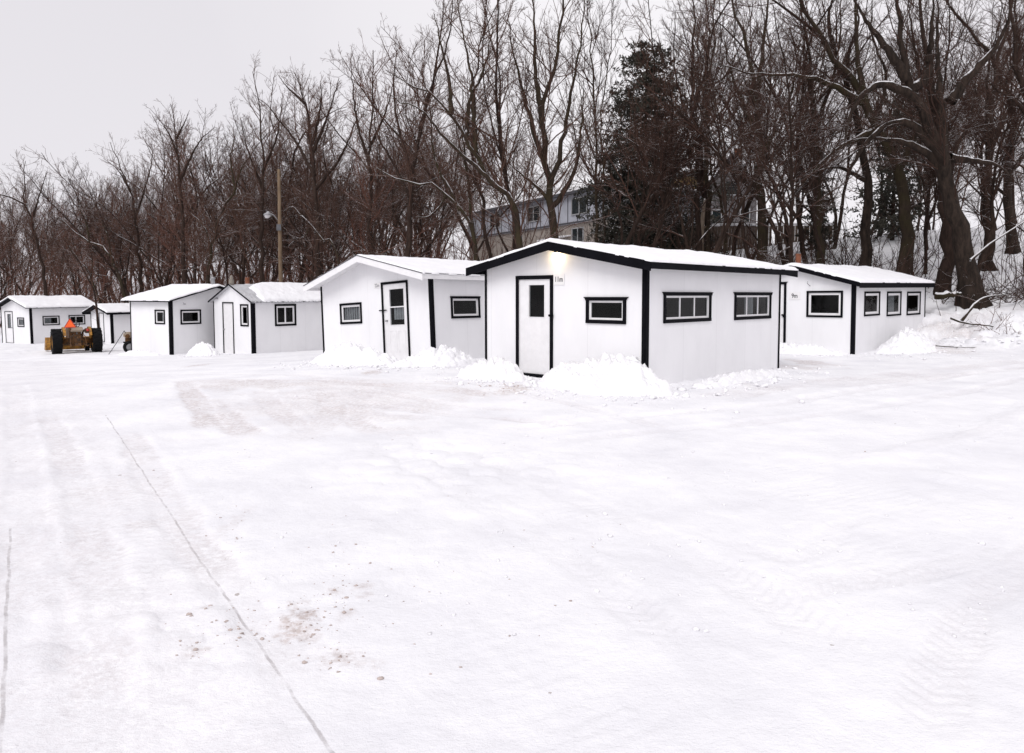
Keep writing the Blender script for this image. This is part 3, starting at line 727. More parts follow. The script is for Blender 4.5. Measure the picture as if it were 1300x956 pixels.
fl = MB().lathe([(.0,.0),(.04,.005),(.045,.05),(.03,.09),(.0,.09)], 12, lambda a,b,h: (-.02-h, 2.10+a, 2.42+b)).build('flood_lamp', M['trimwhite'], A.root, True)
# --- half glazed door, white fascia
wB = [('f',(2.71,3.66,.965,1.535)),('s',(.65,1.71,.99,1.55))]
dB = (.83,1.86,-.11,2.0)
opsB = [(f,H_(*w,.06)) for f,w in wB]+[('f',H_(*dB,.06))]
B = Shed((-1.906,17.69,-.041), 2.435, 4.6, 4.515, 2.063, .587, -.057, -.008, 'x', 'white shed with white gable boards and a half glazed white door, leaning slightly', opsB, .42, .17, .16, .12, fasc='trimwhite', corners=(.075,.05,0), snow=.06, roofm=M['trimwhite'])
de = MB()
for d0, d1 in ((-.19, B.W/2), (B.W/2, B.W+.19)):
    de.prism([(d0, B.hz(d0)+.062),(d1, B.hz(d1)+.062),(d1, B.hz(d1)+.082),(d0, B.hz(d0)+.082)], -.458, -.40, lambda u,v,w: B.P(w,u,v))
de.box(-.45, B.L+.44, -.205, -.15, B.hz(-.17)+.056, B.hz(-.17)+.072, B.P)
de.build('drip_edge', M['greytrim'], B.root)
B.window('f', *wB[0][1], tw=.06, curtain=(.18,1.0), sash=.05)
B.window('s', *wB[1][1], tw=.06, crown=.02, sash=.05)
B.door('f', *dB, .06, (1.68,1.0), panes=[(1.01,1.56,1.36,1.80),(1.01,1.56,.89,1.33,(.0,.85,.3))], panels=[(1.33,1.60,.2,.74),(1.0,1.27,.2,.74)])
B.sign('f', 1.88, 2.16, 1.86, 2.0, '22m', .13, m='inkgrey')
MB().box(1.66,1.96,1.26,1.29,.028,.04,FACE['f']).build('latch_bar', M['black'], B.root, bevel=.003)
# --- plain narrow door, corrugated roof
yD = R(143); cD = (-9.93,27.9,-.82)
wD = [('f',(.26,.80,1.10,1.96)),('s',(.98,1.98,1.08,1.95))]
dD = (1.27,2.03,-.05,2.03)
opsD = [(f,H_(*w,.06)) for f,w in wD]+[('f',H_(*dD,.045))]
D = Shed(cD, yD, 3.75, 2.68, 2.065, .62, 0, 0, 'x', 'white shed with a corrugated roof and a plain narrow white door, black corner board', opsD, .14, .13, .05, .02, corners=(.11,.03,0), snow=0, roofm=M['corr'])
D.snow_slab(.10, .05, l0=.05, mask=lambda l,d: sstep(.0,.14, l-.65-.75*np.abs(d-1.34)/1.34*-.35+.35*fbm(l*1.5,d*2,5,3)-.55*sstep(.35,.0,np.abs(d-1.34))))
ribs = MB()
for k in range(24):                         # wavy edge of the corrugated sheets over the wall
    l = .02+k*.165
    for sg, dd in ((-1,-.135),):
        ribs.tube([(l, dd-.05, D.hz(dd)+.030), (l, .45, D.hz(.45)+.052)], .030, 8)
ribs.build('roof_corrugation', M['corr'], D.root, True)
D.window('f', *wD[0][1], tw=.06, sash=.06, curtain=None)
D.window('s', *wD[1][1], tw=.075, sash=.07, panes=2)
D.door('f', *dD, .045, (1.93,.95), threshold=True)
MB().lathe([(.09,2.55),(.09,2.62),(.085,2.62),(.085,3.02),(.0,3.02)], 12, lambda a,b,h: (.95+a, 1.75+b, h)).build('chimney', M['rust'], D.root, True)
MB().lathe([(.13,2.5),(.13,2.74),(.085,2.76)], 12, lambda a,b,h: (.95+a, 1.75+b, h)).build('chimney_collar', M['trimwhite'], D.root, True)
fg = MB().lathe([(.0,2.64),(.085,2.66),(.105,2.78),(.10,2.88),(.065,2.96),(.06,3.0),(.055,3.06),(.0,3.10)], 12, lambda a,b,h: (-.02+a, 1.34+b, h)).build('gable_finial', M['greyfig'], D.root, True)
MB().box(-.02,.10,2.36,2.46,2.15,2.25, lambda x,y,z: (-x,y,z)).build('door_lamp', M['steel'], D.root, bevel=.01)
# --- small shed, gable on its right side
wE = [('s',(.44,1.40,1.12,1.71)),('f',(.32,.92,1.14,1.71))]
opsE = [(f,H_(*w,.06)) for f,w in wE]
E = Shed((-13.324,28.412,-.797), 2.655, 4.238, 2.428, 2.072, .548, .001, -.006, 'y', 'small white shed with a low snowy roof between the tractor and the corrugated shed', opsE, .239, .218, .05, .04, corners=(.10,.03,0), snow=.09)
E.window('s', *wE[0][1], tw=.06, sash=.06, crown=.0)
E.window('f', *wE[1][1], tw=.055, sash=.05, curtain=(.0,.45))
E.sign('s', .50, .76, 1.87, 2.0, '7m', .13, m='inkgrey', board=False)
MB().lathe([(.07,2.5),(.07,2.95),(.10,2.96),(.10,3.02),(.0,3.04)], 12, lambda a,b,h: (2.12+a, .1+b, h)).build('vent_pipe', M['steel'], E.root, True)
# --- smallest shed behind the tractor
dF = (.80,1.32,.02,1.62)
Fs = Shed((-21.5,39.1,-1.12), 2.524, 3.2, 2.26, 1.66, .33, -.01, .003, 'x', 'smallest white shed with thick black eave, half hidden behind the tractor', [('f',H_(*dF,.04))], .33, .22, .10, .13, corners=(.10,.03,0), snow=.08)
Fs.door('f', *dF, .04, (1.22,.8), frame=M['greytrim'])
# --- far shed with two side windows
wG = [('f',(.76,1.58,.955,1.495)),('s',(.62,1.53,1.03,1.57)),('s',(2.03,2.96,1.01,1.58))]
dG = (2.16,3.17,-.04,1.85)
opsG = [(f,H_(*w,.055)) for f,w in wG]+[('f',H_(*dG,.045))]
G = Shed((-27.167,41.116,-1.332), 2.56, 3.4, 3.65, 2.075, .516, -.007, .003, 'x', 'farthest white shed with thin grey trim and two wide windows on its long side', opsG, .322, .22, .05, .05, fasc='greytrim', corners=(.09,.05,0), snow=.10)
G.window('f', *wG[0][1], tw=.055, sash=.05, curtain=(0,1))
G.window('s', *wG[1][1], tw=.055, sash=.05, curtain=(0,.55))
G.window('s', *wG[2][1], tw=.055, sash=.05)
G.door('f', *dG, .045, (2.3,.9), panes=[(2.42,2.88,.85,1.68,(.0,1.0,.0))], frame=M['greytrim'])
# --- shed at the foot of the slope
wH = [('f',(.32,1.40,1.05,1.835)),('s',(.70,1.87,1.07,1.80)),('s',(2.45,3.64,1.02,1.79)),('s',(4.17,5.42,1.0,1.775))]
dH = (2.04,2.90,-.20,2.12)
opsH = [(f,H_(*w,.055)) for f,w in wH]+[('f',H_(*dH,.065))]
Hs = Shed((9.855,20.97,-.186), 2.323, 5.904, 3.634, 2.069, .495, -.007, .007, 'x', 'white shed with three small windows in a row, at the foot of the wooded slope', opsH, .192, .206, .13, .16, corners=(.085,.04,.04), snow=.08)
Hs.window('f', *wH[0][1], tw=.06, sash=.065)
Hs.window('s', *wH[1][1], tw=.055, sash=.07)
Hs.window('s', *wH[2][1], tw=.055, sash=.07, curtain=(.2,.75))
Hs.window('s', *wH[3][1], tw=.055, sash=.07)
Hs.door('f', *dH, .075, (2.14,1.1), lock=True, crown=.05)
Hs.sign('f', 1.60, 1.95, 1.57, 1.80, '9m', .19)
MB().lathe([(.08,2.5),(.08,2.98),(.0,2.98)], 12, lambda a,b,h: (.35+a, 1.85+b, h)).build('chimney', M['rust'], Hs.root, True)
MB().tube([(-.17,1.3,2.12),(-.20,1.3,2.06),(-.06,1.3,2.0),(.0,1.3,1.98)], .008, 6).build('hanging_wire', M['greytrim'], Hs.root, True)

# ------------------------------------------------------------------ tractor
def tractor():
    x, y = -18.2, 30.4; rz = R(90+37)
    root = empty('tractor', mat=Matrix.Translation((x, y, gz(x,y)-.02)) @ Matrix.Rotation(rz, 4, 'Z'))
    tag(root, 'old yellow tractor with an orange triangle on its back and a front bucket', 'tractor')
    def wheel(px, py, r, w, lugs, side):
        t = MB(); fn = lambda a,b,h: (px+a, py+h, r+b)
        t.lathe([(r*.60,-w*.42),(r*.72,-w*.50),(r*.90,-w*.48),(r*.955,-w*.36),(r*.965,0),(r*.955,w*.36),(r*.90,w*.48),(r*.72,w*.50),(r*.60,w*.42)], 40, fn)
        for k in range(lugs):
            for sg in (-1,1):
                a = 2*math.pi*(k+.25*(sg+1))/lugs
                c = []
                for (aa, hh) in ((a-.07, sg*w*.02),(a+.02, sg*w*.02),(a+.12, sg*w*.49),(a+.20, sg*w*.49)):
                    for rr in (r*.93, r*1.0): c.append(fn(rr*math.cos(aa), rr*math.sin(aa), hh))
                t.hexa(c)
        wh = t.build('wheel', M['tyre'], root, False)
        m = MB().lathe([(0,side*w*.22),(r*.2,side*w*.24),(r*.22,side*w*.12),(r*.50,side*w*.16),(r*.60,side*w*.40),(r*.64,side*w*.42),(r*.64,-side*w*.42),(r*.5,-side*w*.3),(0,-side*w*.3)], 28, fn).build('rim', M['yellow'], wh, True)
    for sd in (1,-1):
        wheel(0, sd*.72, .53, .36, 15, sd); wheel(1.55, sd*.55, .30, .16, 14, sd)
    b = MB().box(-.30,.45,-.17,.17,.38,.80).build('rear_axle', M['ochre'], root, bevel=.05)
    MB().lathe([(.0,-.60),(.11,-.60),(.13,-.30),(.20,-.16),(.20,.16),(.13,.30),(.11,.60),(0,.60)], 20, lambda a,c,h: (a, h, .54+c)).build('axle_housing', M['ochre'], root, True)
    MB().prism([(.40,.42),(1.75,.42),(1.82,.60),(1.80,1.02),(1.72,1.08),(.62,1.10),(.42,.95)], -.22, .22, lambda u,v,w: (u,w,v)).build('hood', M['ochre'], root, bevel=.04)
    MB().prism([(1.80,.5),(1.83,.5),(1.83,1.0),(1.80,1.0)], -.19, .19, lambda u,v,w: (u,w,v)).build('grille', M['black'], root)
    for sd in (1,-1):                        # curved fender over each rear wheel
        f = MB(); n = 12
        for k in range(n):
            a0 = R(50+k*105/n); a1 = R(50+(k+1)*105/n); r0, r1 = .56, .585
            y0, y1 = (.42,.51) if sd > 0 else (-.51,-.42)
            f.prism([(r0*math.cos(a0),r0*math.sin(a0)),(r1*math.cos(a0),r1*math.sin(a0)),(r1*math.cos(a1),r1*math.sin(a1)),(r0*math.cos(a1),r0*math.sin(a1))], y0, y1, lambda u,v,w: (u,w,.54+v))
            f.prism([(.12*math.cos(a0),.12*math.sin(a0)),(r0*math.cos(a0),r0*math.sin(a0)),(r0*math.cos(a1),r0*math.sin(a1)),(.12*math.cos(a1),.12*math.sin(a1))], sd*.475, sd*.49, lambda u,v,w: (u,w,.54+v))
        f.build('fender', M['yellow'], root)
    s = MB(); s.box(-.25,.12,-.22,.22,.92,.98); s.box(-.30,-.24,-.21,.21,.96,1.12)
    st = s.build('seat', M['tan'], root, bevel=.025)
    MB().tube([(-.05,0,.78),(-.12,0,.86),(-.06,0,.93)], .03, 8).build('seat_spring', M['steel'], st, True)
    n = 20; sw = [(.42+.17*.35*math.sin(2*math.pi*k/n)+.0, .17*math.cos(2*math.pi*k/n), 1.22+.17*math.sin(2*math.pi*k/n)*.93) for k in range(n+1)]
    sh = MB().tube(sw, .013, 6).tube([(.42,0,1.22),(.62,0,1.02)], .016, 6).tube([(.42,-.17,1.22),(.42,.17,1.22)], .010, 5).build('steering_wheel', M['black'], root, True)
    MB().tube([(1.1,-.12,1.05),(1.1,-.12,1.42),(1.06,-.12,1.48)], .026, 10).build('exhaust_pipe', M['steel'], root, True)
    h = MB()
    for sd in (1,-1):
        h.tube([(-.25,sd*.20,.42),(-.65,sd*.30,.36),(-.78,sd*.32,.38)], .025, 8); h.tube([(-.22,sd*.20,.82),(-.42,sd*.26,.75),(-.60,sd*.29,.38)], .016, 6)
    h.tube([(-.25,0,.78),(-.50,0,.62)], .022, 8); h.box(-.44,-.28,-.12,.12,.34,.46)
    h.build('hitch_arms', M['ochre'], root)
    MB().box(1.48,1.62,-.50,.50,.26,.36).box(1.50,1.60,-.1,.1,.34,.50).build('front_axle', M['ochre'], root, bevel=.01)
    # front bucket with two lift arms
    prof = [(2.15,.04),(2.80,.03),(2.80,.06),(2.20,.08),(2.12,.30),(2.22,.58),(2.18,.60),(2.06,.30)]
    bk = MB().prism(prof, -.95, .95, lambda u,v,w: (u,w,v))
    for yy in (-.95,.925): bk.prism([(2.08,.06),(2.78,.04),(2.22,.60),(2.10,.34)], yy, yy+.025, lambda u,v,w: (u,w,v))
    bk.build('bucket', M['yellow'], root)
    for sd in (1,-1):
        MB().tube([(.55,sd*.36,.95),(1.3,sd*.38,.85),(1.9,sd*.40,.55),(2.12,sd*.40,.28)], .045, 8).build('lift_arm', M['ochre'], root)
    # slow vehicle triangle on a bracket
    def tri(sz, t): 
        r = sz/math.sqrt(3); p = []
        for k in range(3):
            a = math.pi/2+2*math.pi*k/3; c = (r*math.cos(a), r*math.sin(a)); d = (-math.sin(a), math.cos(a)); q = t
            p += [(c[0]*(1-q)-d[0]*r*q*1.0, c[1]*(1-q)-d[1]*r*q*1.0), (c[0]*(1-q)+d[0]*r*q*1.0, c[1]*(1-q)+d[1]*r*q*1.0)]
        return p
    cy, cz = .26, 1.24; fnT = lambda u,v,w: (-.40-w, cy-u, cz+v)
    e = MB().prism(tri(.44,.07), 0, .006, fnT).build('slow_vehicle_emblem', M['redrim'], root)
    MB().prism(tri(.35,.03), .008, .010, fnT).build('orange_triangle', M['orange'], e)
    MB().tube([(-.39,cy,1.2),(-.34,cy,.95),(-.2,cy-.1,.8)], .016, 6).build('emblem_bracket', M['ochre'], root)
    MB().box(-.36,-.10,-.42,-.28,.86,1.06).build('tool_box', M['ochre'], root, bevel=.02)
    MB().lathe([(0,0),(.05,0),(.06,.05),(0,.05)], 12, lambda a,c,h: (-.42-h, -.36+a, 1.0+c)).build('tail_lamp', M['redrim'], root, True)
tractor()

# small wheeled machine leaning on its long handle
def cart():
    wx, wy = -15.78, 29.95; z = gz(wx, wy)
    root = empty('wheeled_machine', (wx, wy, z)); tag(root, 'small wheeled machine with a tan motor and a long thin handle, beside the shed wall', 'machine')
    root.rotation_euler = (0,0,R(35))
    fn = lambda a,b,h: (a, h, .26+b)
    w = MB().lathe([(.15,-.06),(.22,-.075),(.255,-.04),(.26,0),(.255,.04),(.22,.075),(.15,.06)], 28, lambda a,b,h: fn(a,b,h-.22)).build('wheel', M['tyre'], root, True)
    MB().lathe([(0,-.03),(.15,-.05),(.15,.05),(0,.03)], 20, lambda a,b,h: fn(a,b,h-.22)).build('rim', M['steel'], w, True)
    MB().tube([(0,-.22,.26),(0,.3,.26)], .02, 8).tube([(0,.1,.26),(-.06,.1,.5)], .022, 8).tube([(-.2,.1,.44),(.25,.1,.46)], .03, 8).build('frame', M['black'], root)
    MB().box(-.18,.20,-.04,.26,.62,.86).build('motor_housing', M['tan'], root, bevel=.05)
    MB().box(-.12,.12,.0,.2,.46,.62).lathe([(0,-.02),(.08,-.02),(.09,.02),(0,.02)], 14, lambda a,b,h: (a-.05,-.05+h,.70+b)).build('engine_block', M['ochre'], root)
    MB().tube([(-.16,.0,.92),(-.50,-.25,.42),(-.80,-.48,.02)], .014, 6).tube([(-.16,.0,.92),(-.05,.05,.70)], .014, 6).build('handle', M['greytrim'], root)
cart()

# ------------------------------------------------------------------ utility pole
def pole():
    bx, by, bz_ = at(357, 362, 36); g = gz(bx, by)
    tx, _, tz = at(354, 215, 36)
    root = empty('utility_pole', (bx, by, g)); tag(root, 'tan wooden utility pole carrying a pale dish shaped lamp, behind the sheds', 'pole')
    hgt = tz-g
    MB().tube([(0,0,-.4),(-.02,0,hgt*.5),(tx-bx,0,hgt)], [.115,.095,.075], 12).build('pole', M['polewood'], root, True)
    lz = at(345, 272, 36)[2]-g
    MB().tube([(-.05,0,lz-.35),(-.25,-.15,lz-.05),(-.38,-.2,lz+.02)], .022, 8).build('lamp_arm', M['steel'], root, True)
    fn = lambda a,b,h: (-.50+a+h*.3, -.25+b-h*.3, lz+h)
    MB().lathe([(.0,.12),(.05,.11),(.08,.06),(.19,-.02),(.20,-.08),(.18,-.08),(.0,-.02)], 20, fn).build('lamp_shade', M['steel'], root, True)
    MB().lathe([(.0,-.22),(.08,-.20),(.13,-.14),(.14,-.07)], 16, fn).build('lamp_globe', M['curtain'], root, True)
    MB().box(-.12,.10,-.17,-.12,lz-.8,lz-.5).build('meter_box', M['greytrim'], root)
pole()

# ------------------------------------------------------------------ trees
rng = np.random.default_rng(11)
def unit(v): return v/np.maximum(np.linalg.norm(v, axis=-1, keepdims=True), 1e-9)
class Lines:                                # a bundle of polylines with the same number of points
    def __init__(s, P, r):
        s.P = P; s.r = r; s.len = np.linalg.norm(np.diff(P, axis=1), axis=2).sum(1)
def spawn(par, per_m, frac, lim, ang, k, up, wander, tmin=.2, rmin=.005, rk=.010, tip=.35, cap=4000, rng=rng, flat=0.):
    n = rng.poisson(np.maximum(par.len*per_m*(1-tmin), .01))
    idx = np.repeat(np.arange(len(n)), n)
    if len(idx) > cap: idx = rng.choice(idx, cap, replace=False)
    if len(idx) == 0: return None
    m = len(idx); t = tmin+(1-tmin)*rng.random(m)**.85; kp = par.P.shape[1]
    f = t*(kp-1); i = np.minimum(f.astype(int), kp-2); g = (f-i)[:,None]
    a, b = par.P[idx,i], par.P[idx,i+1]; pos = a*(1-g)+b*g; tan = unit(b-a)
    rr = par.r[idx,i]*(1-g[:,0])+par.r[idx,i+1]*g[:,0]
    rv = rng.normal(size=(m,3)); rv[:,2] *= (1-flat); perp = unit(rv-(rv*tan).sum(1,keepdims=True)*tan)
    th = np.radians(rng.uniform(ang[0], ang[1], m))[:,None]
    d = unit(np.cos(th)*tan+np.sin(th)*perp+np.array([0,0,up])*rng.uniform(.3,1.3,(m,1)))
    L = np.clip(par.len[idx]*rng.uniform(frac[0], frac[1], m)*(1.22-.98*t), lim[0]*(1.1-.6*t), lim[1])
    P = np.zeros((m,k,3)); P[:,0] = pos; cur = d; bend = unit(rng.normal(size=(m,3)))*wander*.6
    for q in range(1, k):
        cur = unit(cur+rng.normal(size=(m,3))*wander+bend+np.array([0,0,up*.28]))
        P[:,q] = P[:,q-1]+cur*(L/(k-1))[:,None]
    r0 = np.clip(np.minimum(rr*.7, L*rk+.002), rmin, None)
    rad = r0[:,None]*np.linspace(1, tip, k)[None,:]
    return Lines(P, np.maximum(rad, rmin*.6))
def tubes(bundles):
    Vs, Fs, o = [], [], 0
    for ln, sides in bundles:
        P, r = ln.P, ln.r; n, k, _ = P.shape
        T_ = np.empty_like(P); T_[:,1:-1] = P[:,2:]-P[:,:-2]; T_[:,0] = P[:,1]-P[:,0]; T_[:,-1] = P[:,-1]-P[:,-2]; T_ = unit(T_)
        ref = np.where(np.abs(T_[:,:1,2:3]) < .8, np.array([0,0,1.]), np.array([1.,0,0]))
        U = unit(np.cross(T_, np.broadcast_to(ref, T_.shape))); W_ = np.cross(U, T_)
        a = 2*np.pi*np.arange(sides)/sides
        V = P[:,:,None,:]+r[:,:,None,None]*(U[:,:,None,:]*np.cos(a)[:,None]+W_[:,:,None,:]*np.sin(a)[:,None])
        base = o+(np.arange(n)[:,None,None]*k+np.arange(k-1)[None,:,None])*sides
        q = np.arange(sides)[None,None,:]; q2 = (q+1) % sides
        Fs.append(np.stack(np.broadcast_arrays(base+q, base+q2, base+sides+q2, base+sides+q), -1).reshape(-1,4))
        Vs.append(V.reshape(-1,3)); o += n*k*sides
    return np.concatenate(Vs), np.concatenate(Fs)
def catmull(p, n=5):
    p = np.array(p, float); q = np.vstack([2*p[0]-p[1], p, 2*p[-1]-p[-2]]); out = []
    for i in range(1, len(q)-2):
        for k in range(n):
            t = k/n; a,b,c,d = q[i-1],q[i],q[i+1],q[i+2]
            out.append(.5*((2*b)+(-a+c)*t+(2*a-5*b+4*c-d)*t*t+(-a+3*b-3*c+d)*t**3))
    return np.array(out+[p[-1]])
def resample(p, k):
    s = np.concatenate([[0], np.cumsum(np.linalg.norm(np.diff(p, axis=0), axis=1))]); t = np.linspace(0, s[-1], k)
    return np.stack([np.interp(t, s, p[:,c]) for c in range(3)], 1)
def crown_of(limbs, dens=1., up=.25, wild=.14, seed=0, lim1=(.7,3.6), fine=1., angs=(30,70)):
    g = np.random.default_rng(seed)
    b1 = spawn(limbs, 2.9*dens, (.16,.46), lim1, angs, 6, up, wild, .25, .009, .0075, .3, 420, g)
    tw = spawn(limbs, .9*dens, (.03,.10), (.3,1.1), (35,75), 4, up*.8, wild, .25, .006, .008, .4, 300, g)
    b2 = spawn(b1, 4.4, (.25,.55), (.35,1.7), (25,58), 4, up*.7, wild, .15, .0065, .008, .4, int(2600*fine), g)
    b3 = spawn(b2, 6.6, (.28,.6), (.18,.75), (22,55), 3, up*.5, wild, .1, .0048, .007, .55, int(9000*fine), g)
    return [(b1,5),(b2,3)]+([(tw,3)] if tw else []), b3
def make_tree(name, label, limbs_px, Y, r, seed, bark_='bark', twig_='twig', dens=1., up=.25, wild=.16, lim1=(.7,3.9), fine=1., group=None, cat='tree', depth=.13, flare=1.2):
    g = np.random.default_rng(seed)
    base3 = np.array(at(limbs_px[0][0][0], limbs_px[0][0][1], Y)); base3[2] = gfine(base3[0], base3[1])-.35
    polys, rads = [], []
    for n_, L in enumerate(limbs_px):
        p3 = np.array([at(x, y, Y) for x,y in L])
        if n_ == 0: p3[0] = base3
        hgt = np.linalg.norm(p3[-1]-p3[0])
        sl = g.uniform(-1, 1)*(depth*.5 if n_ == 0 else depth*2.2)
        if n_: # start at the trunk's own depth
            j = np.argmin(np.linalg.norm((polys[0]-p3[0])[:,[0,2]], axis=1)); p3[:,1] += polys[0][j,1]-Y
        s = np.concatenate([[0], np.cumsum(np.linalg.norm(np.diff(p3, axis=0), axis=1))]); s /= s[-1]
        p3[:,1] += sl*hgt*s**1.2
        c = resample(catmull(p3), 22)
        jit = g.normal(size=(22,3))*.012*hgt*.35; jit[0] = 0; c = c+jit
        polys.append(c)
        t = np.linspace(0, 1, 22)
        r = r*(.88 if n_ == 0 else 1)
        r0 = r if n_ == 0 else r*(.52 if len(limbs_px) < 9 else .54)*min(1, (hgt/6)**.5+.2)
        end = .014 if hgt > 3 else .008
        rad = r0*(1-t)**(1.05 if n_ == 0 else 1.25)*(1-end/r0)+end
        if n_ == 0: rad = rad*(1+(flare-1)*np.exp(-t*hgt/.55))
        rads.append(rad)
    limbs = Lines(np.array(polys), np.array(rads))
    off = base3
    root = empty(name, tuple(off)); tag(root, label, cat, group)
    V, Fq = tubes([(limbs, 12)])
    lobe = np.random.default_rng(seed+5).uniform(-.25, .75, 12)     # root flares
    for i in range(9):
        c = polys[0][i]; h = max(0., c[2]-base3[2]-.3); q = slice(i*12, i*12+12)
        V[q] = c+(V[q]-c)*(1+lobe*np.exp(-h/.38))[:,None]
    link_mesh('trunk', np_mesh('trunk', V-off, Fq), M[bark_], root)
    br, b3 = crown_of(limbs, dens, up, wild, seed+1, lim1, fine)
    V, Fq = tubes(br+[(b3,3)])
    link_mesh('crown', np_mesh('crown', V-off, Fq), M[twig_], root)
    return root

T_ = make_tree
T_('tree', 'thickest old tree with a flared trunk leaning back over the foot of the slope', [
   [(1238,380),(1228,330),(1213,270),(1200,215),(1182,160),(1160,110),(1150,60),(1143,0),(1138,-70)],
   [(1203,222),(1209,150),(1218,80),(1230,20),(1246,-60)], [(1155,100),(1130,60),(1105,25),(1082,-20)], [(1160,112),(1180,95),(1184,50),(1186,-20)],
   [(1192,190),(1165,156),(1135,155),(1108,182),(1092,225),(1088,262)], [(1165,122),(1125,106),(1098,118),(1075,150),(1062,195)],
   [(1210,128),(1235,92),(1262,60),(1280,0)], [(1200,215),(1180,190),(1150,175),(1112,170),(1085,172)], [(1206,200),(1235,205),(1262,212),(1282,235)]], 25.6, .41, 1001, 'bark_old', 'twig_dark', 1.15, .12, .17, (.6,3.2), 1.5, depth=.18, flare=1.2)
T_('tree', 'upright dark tree close behind the thickest trunk, its base above a snowy log', [
   [(1203,373),(1200,300),(1197,240),(1190,170),(1176,100),(1168,40),(1160,-60)], [(1197,250),(1215,190),(1240,150),(1255,90)], [(1190,165),(1172,120),(1150,85),(1128,20)], [(1198,330),(1216,305),(1228,290)]], 27.5, .31, 1012, 'bark', 'twig_dark', 1.0, .2)
T_('tree', 'crooked dark tree throwing one long horizontal limb out over the sheds', [
   [(1148,348),(1150,285),(1144,232),(1122,182),(1100,148),(1084,110),(1052,70),(1030,38),(1008,-5),(990,-70)],
   [(1092,132),(1070,117),(1040,104),(1000,98),(960,96),(925,88),(896,84)], [(1100,150),(1084,95),(1074,40),(1070,-40)], [(1140,222),(1158,170),(1168,120),(1166,60)], [(1110,165),(1080,180),(1050,200),(1020,235)]], 30, .32, 1023, 'bark_snow', 'twig_dark', 1.05, .2, .16)
T_('tree', 'tall straight dark trunk rising from the snow bank with a curved thin stem beside it', [
   [(968,327),(967,250),(966,180),(964,110),(953,50),(935,-10),(922,-70)], [(965,130),(972,70),(981,0),(987,-70)], [(966,172),(948,135),(932,95),(920,40)], [(967,200),(985,165),(1000,120),(1005,60)]], 34, .29, 1034, 'bark_moss', 'twig_dark', .95, .3)
T_('tree', 'thin curved stem bending round in front of the tall straight trunk', [[(961,328),(946,300),(944,262),(930,215),(908,185),(880,140),(868,90)], [(938,235),(950,200),(960,150)]], 33.2, .11, 1041, 'bark', 'twig_dark', 1.1, .3)
T_('tree', 'slim tree just right of the big spruce, leaning slightly at its foot', [[(889,313),(886,240),(882,180),(877,100),(879,40),(874,-50)], [(882,180),(865,140),(852,90),(850,30)], [(880,130),(895,90),(905,30)]], 36, .19, 1052, 'bark', 'twig_dark', 1.0, .3)
T_('tree', 'wavy double stemmed tree standing before the ochre house wall', [[(903,316),(900,230),(896,165),(905,90),(911,20),(916,-50)], [(921,321),(926,290),(917,250),(911,205),(915,110),(921,0),(925,-60)], [(898,180),(885,150),(870,120)]], 36.8, .18, 1063, 'bark_moss', 'twig_dark', 1.0, .3)
T_('tree', 'short leaning tree at the right skirt of the big spruce', [[(872,316),(852,272),(830,232),(815,200),(806,160)], [(845,255),(850,220),(846,180)]], 37, .13, 1071, 'bark', 'twig_dark', 1.0, .3)
T_('tree', 'straight slender tree behind the rusty stovepipe of the small windowed shed', [[(1041,322),(1040,230),(1036,150),(1032,90),(1024,30),(1018,-50)], [(1036,165),(1054,112),(1065,60),(1068,-20)], [(1038,200),(1020,165),(1004,120)]], 32, .23, 1082, 'bark_moss', 'twig_dark', 1.0, .3)
T_('tree', 'dark tree whose foot ends high on the snowy slope beside the thickest trunk', [[(1257,338),(1256,262),(1258,192),(1262,130),(1276,60),(1291,0),(1303,-60)], [(1257,225),(1246,150),(1240,90),(1244,20)], [(1258,180),(1280,140),(1295,110)]], 30, .25, 1093, 'bark', 'twig_dark', 1.0, .25)
T_('tree', 'tree at the far edge beyond the brush heap, crown reaching over the slope', [[(1312,372),(1304,250),(1297,150),(1284,90),(1270,20),(1260,-60)], [(1298,170),(1320,120),(1335,60)], [(1296,150),(1280,130),(1262,118),(1246,100)]], 26.5, .25, 1104, 'bark', 'twig_dark', 1.0, .25)
T_('tree', 'crooked tree spreading heavy bent limbs above the roof of the three windowed shed', [
   [(1100,330),(1098,270),(1092,210),(1080,150),(1062,100),(1040,60),(1000,30),(965,10),(930,-30)], [(1088,190),(1115,140),(1125,90),(1112,40),(1120,-30)], [(1070,120),(1078,70),(1100,20),(1105,-40)], [(1050,75),(1045,30),(1060,-30)], [(1094,230),(1060,215),(1030,222),(1005,245)]], 31.5, .26, 1301, 'bark_old', 'twig_dark', 1.0, .12, .2, depth=.16)
T_('tree', 'tree forking low with two wide arching limbs at the far edge of the slope', [
   [(1284,352),(1280,280),(1276,220),(1284,150),(1262,100),(1240,60),(1200,20),(1170,-40)], [(1276,225),(1305,180),(1322,120),(1318,60)], [(1268,112),(1285,70),(1278,10),(1290,-40)], [(1278,250),(1250,225),(1225,222)]], 32.5, .24, 1312, 'bark_old', 'twig_dark', 1.0, .12, .2, depth=.16)
T_('tree', 'wide forked tree standing right behind the gable peak with the lit lamp', [
   [(706,304),(702,270),(698,240),(690,200),(688,160),(695,120),(706,70),(712,20),(716,-50)], [(690,205),(675,160),(661,110),(650,60),(644,20)], [(698,238),(712,190),(722,130),(735,60),(741,-10)], [(688,155),(680,100),(678,40),(675,-30)], [(702,262),(726,226),(735,180),(738,110)], [(698,256),(680,236),(656,215),(640,198)]], 31, .26, 1115, 'bark_moss', 'twig', 1.05, .32, .13)
